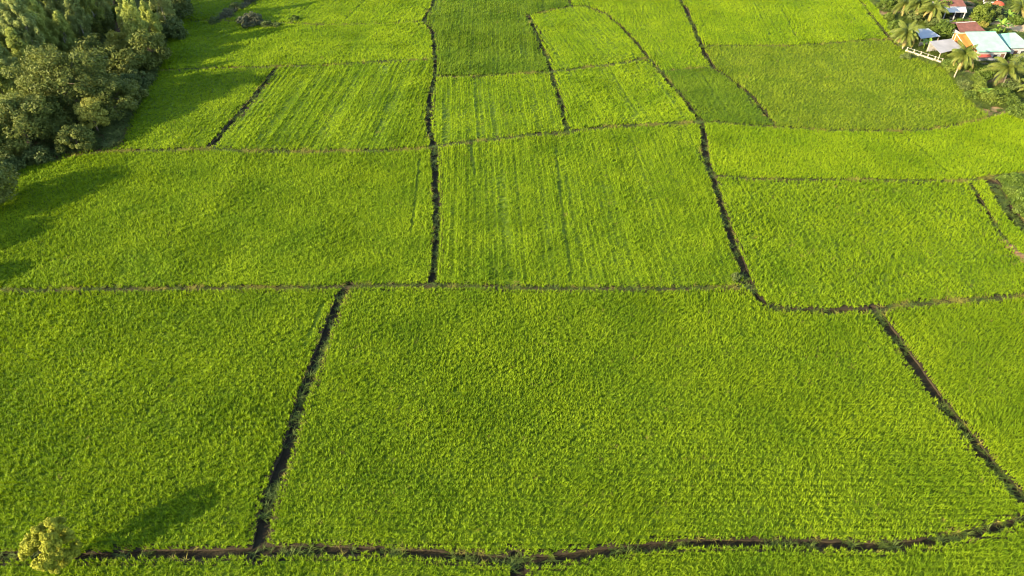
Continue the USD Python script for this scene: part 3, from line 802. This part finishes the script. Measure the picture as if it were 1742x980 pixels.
# ------------------------------------------------------------------ palms and bananas of the hamlet
def frond(rng, L, elev, az, droop, leaf, w=0.05):
    """One palm frond: a drooping rib with leaflets on both sides."""
    n = 34
    t = np.linspace(0, 1, n)
    ang = elev - droop * t ** 1.4
    dr, dz = np.cos(ang), np.sin(ang)
    r = np.concatenate([[0], np.cumsum((dr[1:] + dr[:-1]) / 2)]) * L / (n - 1)
    z = np.concatenate([[0], np.cumsum((dz[1:] + dz[:-1]) / 2)]) * L / (n - 1)
    o, s = np.array([math.cos(az), math.sin(az), 0]), np.array([-math.sin(az), math.cos(az), 0])
    p = o * r[:, None] + np.array([0, 0, 1.0]) * z[:, None]
    rib = tube(p, np.linspace(w, 0.012, n), 4)
    v, f = [], []
    for side in (-1, 1):
        for i in range(3, n):
            ll = 1.1 * leaf * math.sin(math.pi * min(1, 0.18 + 0.80 * t[i])) ** 0.6 * rng.uniform(0.85, 1.1)
            fwd = o * math.cos(ang[i]) + np.array([0, 0, math.sin(ang[i])])
            dirn = s * side * 0.86 + fwd * 0.5 - np.array([0, 0, rng.uniform(0.45, 0.95)])
            dirn /= np.linalg.norm(dirn)
            mid = p[i] + dirn * ll * 0.55
            tip = p[i] + dirn * ll - np.array([0, 0, ll * 0.45])
            ww = fwd * 0.055
            k = len(v)
            v += [p[i] - ww, p[i] + ww, mid + ww * 1.1, mid - ww * 1.1, tip]
            f += [[k, k + 1, k + 2], [k, k + 2, k + 3], [k + 3, k + 2, k + 4]]
    return join([rib, trimesh.Trimesh(v, f, process=False)])


def palm_parts(seed, h, L, nf, lean):
    rng = np.random.default_rng(seed)
    t = np.linspace(0, 1, 12)
    la = rng.uniform(0, 6.28)
    p = np.c_[lean * t ** 1.6 * np.cos(la), lean * t ** 1.6 * np.sin(la), t * h]
    out = [('trunk', tube(p, 0.17 - 0.06 * t + 0.09 * np.exp(-t * 12), 8), PALMBARK, 40)]
    top = p[-1]
    for i in range(nf):
        az = i * 2.399 + rng.uniform(-0.45, 0.45)
        u = i / nf
        m = frond(rng, L * rng.uniform(0.68, 1.12), 1.3 - 1.75 * u + rng.uniform(-0.15, 0.15), az, 1.45 + 0.7 * rng.uniform(-1, 1), rng.uniform(0.75, 1.05))
        m.apply_translation(top)
        out.append(('frond', m, PALMDRY if i >= nf - 3 else PALM, False))
    for i in range(6):
        m = trimesh.creation.icosphere(1, 0.15)
        m.apply_translation(top + [0.3 * math.cos(i), 0.3 * math.sin(i), -0.25])
        out.append(('coconut', m, COCO, True))
    return out


palms = [class_of('coconut_palm_tall', palm_parts(61, 6.6, 4.4, 28, 0.9)), class_of('coconut_palm_low', palm_parts(62, 3.6, 5.6, 28, 0.5)), class_of('coconut_palm_bushy', palm_parts(63, 4.6, 4.8, 34, 0.3))]
for px, py, k, sc, rz, label in [
    (1534, 86, 2, 1.0, 0.2, 'bushy coconut palm at the left end of the pale wall'),
    (1622, 134, 0, 0.92, 2.0, 'tall coconut palm in front of the teal-roofed house, bare pale trunk'),
    (1705, 146, 1, 1.05, 4.0, 'large low coconut palm with yellow arching fronds, right of the teal-roofed house'),
    (1752, 128, 1, 0.9, 1.0, 'coconut palm cut by the right picture edge beside the large low palm'),
    (1552, 34, 2, 0.95, 3.0, 'coconut palm at the top edge, left in the hamlet behind the bushy one'),
    (1580, 42, 2, 0.95, 5.0, 'coconut palm left of the porch house, over the blue-grey shed'),
    (1532, 24, 1, 0.8, 0.9, 'low palm at the top edge nearest the rice'),
    (1728, 30, 1, 0.75, 2.6, 'palm at the top right corner beside the sandy track'),
    (1748, 165, 1, 0.6, 5.2, 'small young palm at the right edge below the large low palm'),
]:
    copy_of(palms[k], 'coconut_palm', label, 'palm tree', (*g2(px, py), 0), rz, sc)


def banana_parts(seed, n, h, L):
    rng = np.random.default_rng(seed)
    out = [('stem', tube(np.c_[np.zeros(5), np.zeros(5), np.linspace(0, h, 5)], np.linspace(0.14, 0.07, 5), 7), BANANA, 40)]
    for i in range(n):
        az, el = i * 2.399 + rng.uniform(-0.3, 0.3), rng.uniform(0.5, 1.25)
        t = np.linspace(0, 1, 8)
        a = el - 1.35 * t ** 1.3
        r = np.concatenate([[0], np.cumsum(np.cos(a))[:-1]]) * L / 8
        z = h + np.concatenate([[0], np.cumsum(np.sin(a))[:-1]]) * L / 8
        w = 0.34 * np.sin(np.pi * np.clip(0.06 + t * 0.9, 0, 1)) ** 0.7
        o, s = np.array([math.cos(az), math.sin(az), 0]), np.array([-math.sin(az), math.cos(az), 0])
        mid = o * r[:, None] + np.array([0, 0, 1.0]) * z[:, None]
        v = np.concatenate([mid - s * w[:, None] + [0, 0, 0.08], mid, mid + s * w[:, None] + [0, 0, 0.08]])
        k = np.arange(7)
        f = np.vstack([np.c_[k, k + 1, k + 9], np.c_[k, k + 9, k + 8], np.c_[k + 8, k + 9, k + 17], np.c_[k + 8, k + 17, k + 16]])
        out.append(('leaf', trimesh.Trimesh(v, f, process=False), BANANA, False))
    return out


bananas = [class_of('banana_plant_a', banana_parts(71, 9, 1.9, 2.3)), class_of('banana_plant_b', banana_parts(72, 8, 1.4, 2.0))]
for px, py, k, sc, label in [
    (1577, 86, 1, 1.1, 'banana plant just behind the pale wall'), (1570, 84, 0, 0.8, 'smaller banana plant left of another behind the pale wall'),
    (1622, 60, 0, 1.0, 'banana plant beside the rusty roof, left of it'),
    (1697, 58, 0, 1.2, 'yellow-green banana plant behind the teal-roofed house, left in its clump'), (1706, 57, 1, 1.2, 'banana plant behind the small teal roof, right in its clump'),
    (1712, 36, 1, 1.1, 'banana plant by the head of the sandy track'), (1690, 64, 1, 1.0, 'low banana plant at the corner between the two teal roofs'),
    (1673, 168, 1, 1.0, 'broad-leaved plant among the bushes below the large palm')]:
    copy_of(bananas[k], 'banana_plant', label, 'banana plant', (*g2(px, py), 0), px * 0.7, sc)

for k, (px, py, R, H, z0, rc, nc, leaf, mat, label, cat) in enumerate([
    (1600, 64, 2.5, 3.0, 1.2, 0.8, 44, 0.22, BUSH, 'round green tree behind the blue-grey shed', 'tree'),
    (1665, 40, 2.6, 3.6, 1.6, 0.85, 48, 0.24, MANGO, 'bright bushy tree right of the porch house', 'tree'),
    (1684, 34, 2.6, 2.8, 1.0, 0.8, 42, 0.22, DARKBUSH, 'dark shaded tree right of the bright bushy tree', 'tree'),
    (1668, 138, 1.9, 2.3, 0.8, 0.7, 40, 0.22, BUSH, 'large-leaved green bush in front of the teal-roofed house', 'bush'),
    (1662, 156, 1.7, 1.9, 0.5, 0.65, 34, 0.22, MANGO, 'bright leafy bush at the rice edge below the house', 'bush'),
    (1684, 172, 2.4, 1.8, 0.4, 0.75, 44, 0.2, MANGO, 'wide light green bush under the large low palm', 'bush'),
    (1702, 166, 2.0, 1.7, 0.3, 0.65, 34, 0.2, BUSH, 'green bush right of the wide light one under the palm', 'bush'),
    (1738, 198, 2.6, 1.9, 0.4, 0.8, 44, 0.22, BUSH, 'thick green bush at the right edge below the bare patch', 'bush'),
    (1612, 116, 1.5, 1.6, 0.4, 0.6, 28, 0.2, BUSH, 'bush at the right end of the pale wall', 'bush'),
    (1640, 150, 1.4, 1.2, 0.3, 0.55, 26, 0.2, DARKBUSH, 'low dark bush on the rice edge by the tall palm', 'bush'),
    (1540, 100, 1.2, 1.0, 0.2, 0.5, 20, 0.18, DARKBUSH, 'low bush at the rice edge under the bushy palm', 'bush'),
    (1575, 20, 2.6, 3.0, 1.2, 0.85, 44, 0.24, BUSH, 'leafy tree behind the palms at the top of the hamlet', 'tree'),
    (1598, 30, 2.2, 3.0, 1.4, 0.8, 38, 0.24, MANGO, 'sunlit tree left of the porch house', 'tree'),
    (1505, 14, 2.2, 1.8, 0.4, 0.75, 32, 0.22, BUSH, 'scrubby bush at the top, leftmost of the hamlet', 'bush'),
    (1520, 6, 2.4, 2.4, 0.7, 0.8, 36, 0.22, MANGO, 'pale scrubby tree at the top edge left of the palms', 'tree'),
    (1530, 62, 1.7, 1.4, 0.3, 0.6, 28, 0.2, BUSH, 'bush on the rice edge left of the bushy palm', 'bush'),
    (1738, 12, 2.8, 3.0, 1.2, 0.85, 46, 0.24, MANGO, 'green tree in the top right corner', 'tree'),
    (1726, 40, 1.8, 1.4, 0.3, 0.6, 28, 0.2, BUSH, 'bush on the near side of the top right tree', 'bush'),
    (1694, 26, 2.0, 1.5, 0.3, 0.65, 30, 0.2, GREYWEED, 'dry grey scrub in front of the red cover', 'bush'),
    (1671, 46, 1.2, 1.3, 0.3, 0.5, 22, 0.18, STRAW, 'pinkish dry shrub at the foot of the bright bushy tree', 'bush'),
    (1545, 72, 1.7, 1.8, 0.4, 0.6, 28, 0.2, DARKBUSH, 'dark bush behind the bushy palm trunk', 'bush'),
    (1560, 36, 2.2, 2.6, 0.8, 0.75, 36, 0.22, DARKBUSH, 'dark tree among the palms at the top of the hamlet', 'tree'),
    (1586, 44, 1.9, 2.2, 0.6, 0.65, 32, 0.2, DARKBUSH, 'dark tree behind the blue-grey roof, left of the round one', 'tree'),
    (1722, 152, 1.8, 1.6, 0.4, 0.6, 30, 0.2, DARKBUSH, 'dark bush under the right half of the large low palm', 'bush'),
    (1718, 178, 1.6, 1.3, 0.3, 0.55, 26, 0.2, BUSH, 'bush above the thick one at the right edge', 'bush'),
    (1708, 98, 1.5, 1.3, 0.3, 0.55, 24, 0.2, BUSH, 'bush in front of the white front wall, right part', 'bush'),
    (1617, 122, 1.5, 1.5, 0.3, 0.55, 28, 0.2, MANGO, 'bush left of the tall palm trunk, at the rice edge', 'bush'),
    (1650, 118, 1.6, 1.7, 0.4, 0.6, 30, 0.2, MANGO, 'bush between the tall palm and the front wall', 'bush'),
    (1510, 34, 1.6, 1.4, 0.3, 0.6, 24, 0.2, MANGO, 'low scrub bush at the rice edge near the top, above the grass sliver', 'bush'),
    (1522, 50, 1.8, 1.7, 0.4, 0.6, 28, 0.2, BUSH, 'scrub bush between the grass sliver and the bushy palm', 'bush'),
    (1556, 62, 2.0, 2.2, 0.7, 0.7, 32, 0.2, DARKBUSH, 'dark shrub between the bushy palm and the blue-grey shed', 'bush'),
    (1592, 84, 1.1, 1.3, 0.3, 0.5, 20, 0.18, BUSH, 'small bush under the front of the pale shelter', 'bush'),
    (1630, 48, 1.7, 1.8, 0.6, 0.6, 28, 0.2, BUSH, 'bush in the gap left of the rusty roof', 'bush'),
    (1650, 168, 1.5, 1.3, 0.3, 0.5, 24, 0.2, BUSH, 'lowest bush along the rice edge, left of the wide light one', 'bush'),
    (1690, 118, 1.6, 1.3, 0.3, 0.55, 24, 0.2, DARKBUSH, 'dark bush by the front step, behind the large low palm', 'bush'),
    (1733, 92, 1.9, 1.8, 0.5, 0.7, 32, 0.22, BUSH, 'green bush under the small teal roof at the right', 'bush'),
]):
    broad_tree('hamlet_tree' if cat == 'tree' else 'hamlet_bush', label, cat, (*g2(px, py), 0), R, H, z0, rc, nc, 90, leaf, mat, 400 + k)


# ------------------------------------------------------------------ buildings
def sheet(a, b, c, d, rib=0.28, amp=0.025, th=0.05):
    """Corrugated roofing over the four corners a-b (eave), d-c (ridge); ribs run from eave to ridge."""
    a, b, c, d = (np.asarray(x, float) for x in (a, b, c, d))
    L = np.linalg.norm(b - a)
    n = max(4, int(L / rib * 2)) + 1
    nrm = np.cross(b - a, d - a)
    nrm /= np.linalg.norm(nrm)
    if nrm[2] < 0:
        nrm = -nrm
    s = np.linspace(0, 1, n)[:, None]
    wav = np.where(np.arange(n) % 2 == 0, 0.0, amp)[:, None] * nrm
    lo, hi = a + (b - a) * s + wav, d + (c - d) * s + wav
    v = np.vstack([lo, hi, lo - nrm * th, hi - nrm * th])
    k = np.arange(n - 1)
    A, B, C, D = 0, n, 2 * n, 3 * n
    quads = [np.c_[A + k, A + k + 1, B + k + 1, B + k], np.c_[C + k + 1, C + k, D + k, D + k + 1], np.c_[A + k + 1, A + k, C + k, C + k + 1], np.c_[B + k, B + k + 1, D + k + 1, D + k],
             np.array([[A, B, D, C], [A + n - 1, C + n - 1, D + n - 1, B + n - 1]])]
    q = np.vstack(quads)
    m = trimesh.Trimesh(v, np.vstack([q[:, [0, 1, 2]], q[:, [0, 2, 3]]]), process=False)
    m.fix_normals()
    return m


def wall(a, b, z0, z1, th=0.16):
    a, b = np.array(a, float), np.array(b, float)
    L = np.linalg.norm(b - a)
    return box([L, th, z1 - z0], [*((a + b) / 2), (z0 + z1) / 2], math.atan2(*(b - a)[::-1]))


def prism(poly3, th_vec):
    """A flat polygon (3-D corners) with a thickness."""
    p = np.array(poly3, float)
    n = len(p)
    v = np.vstack([p, p + np.array(th_vec)])
    f = [[0, i, i + 1] for i in range(1, n - 1)] + [[n, n + i + 1, n + i] for i in range(1, n - 1)]
    for i in range(n):
        j = (i + 1) % n
        f += [[i, n + i, n + j], [i, n + j, j]]
    m = trimesh.Trimesh(v, f, process=False)
    m.fix_normals()
    return m


# teal-roofed house; local frame: x along the eave, y away from the camera
def frame(o, ang):
    return lambda x, y, z=None: (np.array([o[0] + x * math.cos(ang) - y * math.sin(ang), o[1] + x * math.sin(ang) + y * math.cos(ang)] + ([] if z is None else [z])))


F = frame((111.6, 166.1), 0.045)
house = thing('teal_roofed_house', 'white house with a pale teal metal roof and an orange gable end', 'house')
part('roof', sheet(F(-0.3, -0.5, 2.95), F(7.9, -0.5, 2.95), F(7.4, 6.6, 4.9), F(-0.3, 6.6, 4.9)), TEAL, house)
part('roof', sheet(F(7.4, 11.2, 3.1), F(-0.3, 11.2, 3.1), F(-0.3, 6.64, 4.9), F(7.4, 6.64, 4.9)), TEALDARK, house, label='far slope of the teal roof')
part('ridge_cap', tube(np.array([F(-0.32, 6.62, 4.94), F(3.5, 6.62, 4.94), F(7.45, 6.62, 4.94)]), 0.09, 6), TEALDARK, house)
part('eave_board', wall(F(-0.3, -0.56), F(7.9, -0.56), 2.72, 2.93, 0.05), TEALDARK, house)
fw = part('front_wall', wall(F(0, 0), F(7.4, 0), 0, 2.9), WALLWHITE, house)
part('side_wall', wall(F(7.3, 0.08), F(7.3, 11.0), 0, 3.0), WALLGREY, house)
part('back_wall', wall(F(0.0, 10.9), F(7.2, 10.9), 0, 2.9), WALLWHITE, house)
part('gable_wall', prism([F(0.05, 0.1, 0.0), F(0.05, 0.1, 2.95), F(0.05, 6.6, 4.78), F(0.05, 10.8, 3.1), F(0.05, 10.8, 0.0)], np.append(F(0.16, 0) - F(0, 0), 0)), ORANGE, house, label='orange painted gable end')
part('shutter', wall(F(0.6, -0.11), F(3.3, -0.11), 0.05, 1.45, 0.06), PALEROOF, fw)
part('red_awning', sheet(F(0.4, -0.95, 1.62), F(3.5, -0.95, 1.62), F(3.5, -0.12, 2.0), F(0.4, -0.12, 2.0)), REDPAINT, fw, label='dark red awning over the shutter')
part('upper_panel', wall(F(0.5, -0.10), F(3.4, -0.10), 2.05, 2.7, 0.05), PALEROOF, fw)
part('door', wall(F(6.2, -0.1), F(7.1, -0.1), 0.02, 2.05, 0.05), BROWNDOOR, fw)
win = part('window', wall(F(4.3, -0.1), F(5.4, -0.1), 0.95, 2.0, 0.05), WALLGREY, fw)
part('pane', wall(F(4.4, -0.135), F(5.3, -0.135), 1.05, 1.9, 0.02), DARKGLASS, win)
part('side_porch_roof', sheet(F(-1.6, 0.3, 2.35), F(0.0, 0.3, 2.45), F(0.0, 3.0, 2.45), F(-1.6, 3.0, 2.35)), PALEROOF, house)
for x, y in ((-2.4, 6.4), (-2.4, 2.6)):
    part('porch_post', wall(F(x - 0.06, y), F(x + 0.06, y), 0, 4.6 if y > 5 else 3.6, 0.12), WALLWHITE, house)
part('porch_beam', tube(np.array([F(-2.4, 6.4, 4.6), F(-1.0, 6.45, 4.65), F(0.1, 6.5, 4.7)]), 0.07, 5), WALLWHITE, house)
part('porch_beam', tube(np.array([F(-2.4, 2.6, 3.6), F(-2.4, 4.5, 4.1), F(-2.4, 6.4, 4.6)]), 0.07, 5), WALLWHITE, house)
part('front_step', wall(F(1.2, -1.1), F(3.6, -1.1), 0.05, 0.3, 1.2), CONCRETE, house)

F = frame((119.9, 167.9), 0.10)
h2 = thing('small_teal_house', 'smaller house with a hipped teal roof, right of the teal-roofed house', 'house')
A_, B_, C_, D_ = F(0.7, -0.2, 2.8), F(6.2, -0.2, 2.8), F(6.2, 8.6, 2.8), F(0.7, 8.6, 2.8)
r0, r1 = F(3.0, 5.2, 4.5), F(4.6, 5.2, 4.5)
part('roof', sheet(A_, B_, r1, r0), TEAL, h2)
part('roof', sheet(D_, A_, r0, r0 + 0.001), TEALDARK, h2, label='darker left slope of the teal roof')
part('roof', sheet(B_, C_, r1, r1 + 0.001), TEAL, h2)
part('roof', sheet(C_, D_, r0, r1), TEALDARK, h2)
for a, b in (((1.2, 0.3), (5.8, 0.3)), ((5.72, 0.4), (5.72, 8.1)), ((5.6, 8.1), (1.3, 8.1)), ((1.28, 8.0), (1.28, 0.4))):
    part('wall', wall(F(*a), F(*b), 0, 2.72), WALLGREY, h2)
part('door', wall(F(2.2, 0.2), F(3.1, 0.2), 0.02, 2.0, 0.06), BROWNDOOR, h2)
w_ = part('window', wall(F(3.9, 0.2), F(5.0, 0.2), 0.95, 1.95, 0.06), WALLWHITE, h2)
part('pane', wall(F(4.0, 0.155), F(4.9, 0.155), 1.05, 1.85, 0.02), DARKGLASS, w_)

sh = thing('pale_roofed_shelter', 'open shelter with a flat whitish metal roof, left of the teal-roofed house', 'shelter')
q = [np.array(p) for p in ((102.5, 165.4, 2.5), (109.4, 168.6, 2.6), (109.0, 173.7, 2.95), (102.7, 172.0, 2.9))]
part('roof', sheet(*q), PALEROOF, sh)
for a, z in zip(q, (2.44, 2.54, 2.86, 2.82)):
    c = np.mean(q, axis=0)
    p = a + (c - a) * 0.06
    part('post', box([0.14, 0.14, z], [p[0], p[1], z / 2]), CREAM, sh)
part('back_wall', wall((103.0, 171.8), (108.6, 173.2), 0, 2.7), WALLGREY, sh)

sh = thing('blue_grey_shed', 'small shed with a blue-grey metal roof behind the pale wall', 'shed')
q = [np.array(p) for p in ((102.4, 175.4, 2.3), (108.0, 177.0, 2.3), (106.7, 181.3, 2.75), (103.0, 180.8, 2.75))]
part('roof', sheet(*q), BLUEROOF, sh)
for a, z in zip(q, (2.24, 2.24, 2.66, 2.66)):
    p = a + (np.mean(q, axis=0) - a) * 0.08
    part('post', box([0.16, 0.16, z], [p[0], p[1], z / 2]), CREAM, sh)
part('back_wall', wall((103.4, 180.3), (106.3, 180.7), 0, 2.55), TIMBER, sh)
part('half_wall', wall((103.0, 176.0), (105.2, 176.65), 0, 1.3), WALLGREY, sh)

sh = thing('rusty_roofed_house', 'low house with a rusty brown-red metal roof behind the teal-roofed house', 'house')
q = [np.array(p) for p in ((113.0, 177.3, 2.9), (120.2, 178.8, 2.9), (118.7, 182.3, 4.1), (113.2, 181.2, 4.1))]
q2 = [np.array(p) for p in ((118.0, 186.0, 2.9), (112.4, 184.9, 2.9), (113.2, 181.24, 4.1), (118.7, 182.34, 4.1))]
part('roof', sheet(*q), RUST, sh)
part('roof', sheet(*q2), RUST, sh)
part('ridge_cap', tube(np.array([q[3] + [0, 0, .05], (q[2] + q[3]) / 2 + [0, 0, .05], q[2] + [0, 0, .05]]), 0.08, 6), GREYROOF, sh)
for a, b in (((113.5, 177.9), (119.5, 179.2)), ((119.4, 179.4), (117.6, 185.4)), ((117.4, 185.4), (113.0, 184.5)), ((113.0, 184.3), (113.5, 178.1))):
    part('wall', wall(a, b, 0, 2.75), WALLGREY, sh)

up = thing('porch_house', 'house with brown-red roof and a grey metal awning over a dark open porch', 'house')
aw = [np.array(p) for p in ((116.4, 192.8, 2.9), (122.3, 192.8, 2.9), (123.0, 195.4, 3.5), (117.2, 195.6, 3.5))]
part('awning', sheet(*aw), GREYROOF, up)
part('roof', sheet((115.8, 195.8, 3.5), (123.4, 195.8, 3.5), (123.0, 201.0, 5.2), (116.2, 201.0, 5.2)), RUST, up)
part('roof', sheet((123.4, 206.0, 3.5), (115.8, 206.0, 3.5), (116.2, 201.04, 5.2), (123.0, 201.04, 5.2)), RUST, up)
for x in (116.7, 119.4, 122.0):
    part('post', box([0.18, 0.18, 2.82], [x, 193.1, 1.41]), WALLWHITE, up)
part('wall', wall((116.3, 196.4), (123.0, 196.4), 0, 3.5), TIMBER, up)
part('wall', wall((123.0, 196.5), (123.0, 205.5), 0, 3.4), WALLGREY, up)
part('wall', wall((116.3, 196.5), (116.3, 205.5), 0, 3.4), WALLGREY, up)
part('low_wall', wall((116.7, 192.6), (118.9, 192.6), 0, 0.9), WALLWHITE, up)
part('porch_floor', box([6.0, 3.4, 0.3], [119.6, 194.4, 0.15]), CONCRETE, up)
part('bench', box([1.6, 0.5, 0.45], [120.4, 195.3, 0.53]), CREAM, up)

fen = thing('pale_wall', 'low pale concrete wall with cream posts and rails along the rice edge', 'wall')
a, b = np.array([97.8, 172.2]), np.array([103.5, 164.6])
part('footing', wall(a, b, -0.2, 0.75, 0.35), CONCRETE, fen)
for k in range(6):
    p = a + (b - a) * (0.03 + 0.94 * k / 5)
    part('post', box([0.2, 0.2, 0.75], [p[0], p[1], 0.75 + 0.375], math.atan2(*(b - a)[::-1])), CREAM, fen)
for k in range(5):
    p0, p1 = (a + (b - a) * (0.03 + 0.94 * (k + e) / 5) for e in (0.08, 0.92))
    part('rail', wall(p0, p1, 1.32, 1.37, 0.05), WALLGREY, fen)

red = thing('red_cover', 'orange-red tarpaulin over a heap in the yard at the top right edge', 'tarpaulin', (*g2(1697, 11), 0.04))
m = trimesh.creation.icosphere(3, 1.0)
v = np.array(m.vertices)
v = v * (0.8 + 0.4 * fbm(v * 1.8 + 3, 3, 4))[:, None] * [1.7, 1.3, 1.5]
v[:, 2] = np.maximum(v[:, 2], 0)
part('sheet', trimesh.Trimesh(v, m.faces, process=False), TARP, red, smooth=True)
part('edge_rope', tube(np.array([[1.75 * math.cos(x), 1.4 * math.sin(x), 0.12] for x in np.linspace(0, 6.28, 24)]), 0.05, 5), CREAM, red)
sh = thing('white_hut', 'small white hut with a dark opening at the top edge, left of the red cover', 'hut', (*g2(1677, 6), 0.04))
part('wall', box([4.0, 0.2, 0.9], [0, -1.5, 0.45]), WALLWHITE, sh)
for x in (-1.9, 1.9):
    part('post', box([0.2, 0.2, 2.5], [x, -1.5, 1.25]), WALLWHITE, sh)
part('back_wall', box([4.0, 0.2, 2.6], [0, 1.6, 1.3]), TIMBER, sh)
part('roof', sheet((-2.3, -1.9, 2.45), (2.3, -1.9, 2.45), (2.3, 2.0, 2.9), (-2.3, 2.0, 2.9)), PALEROOF, sh)
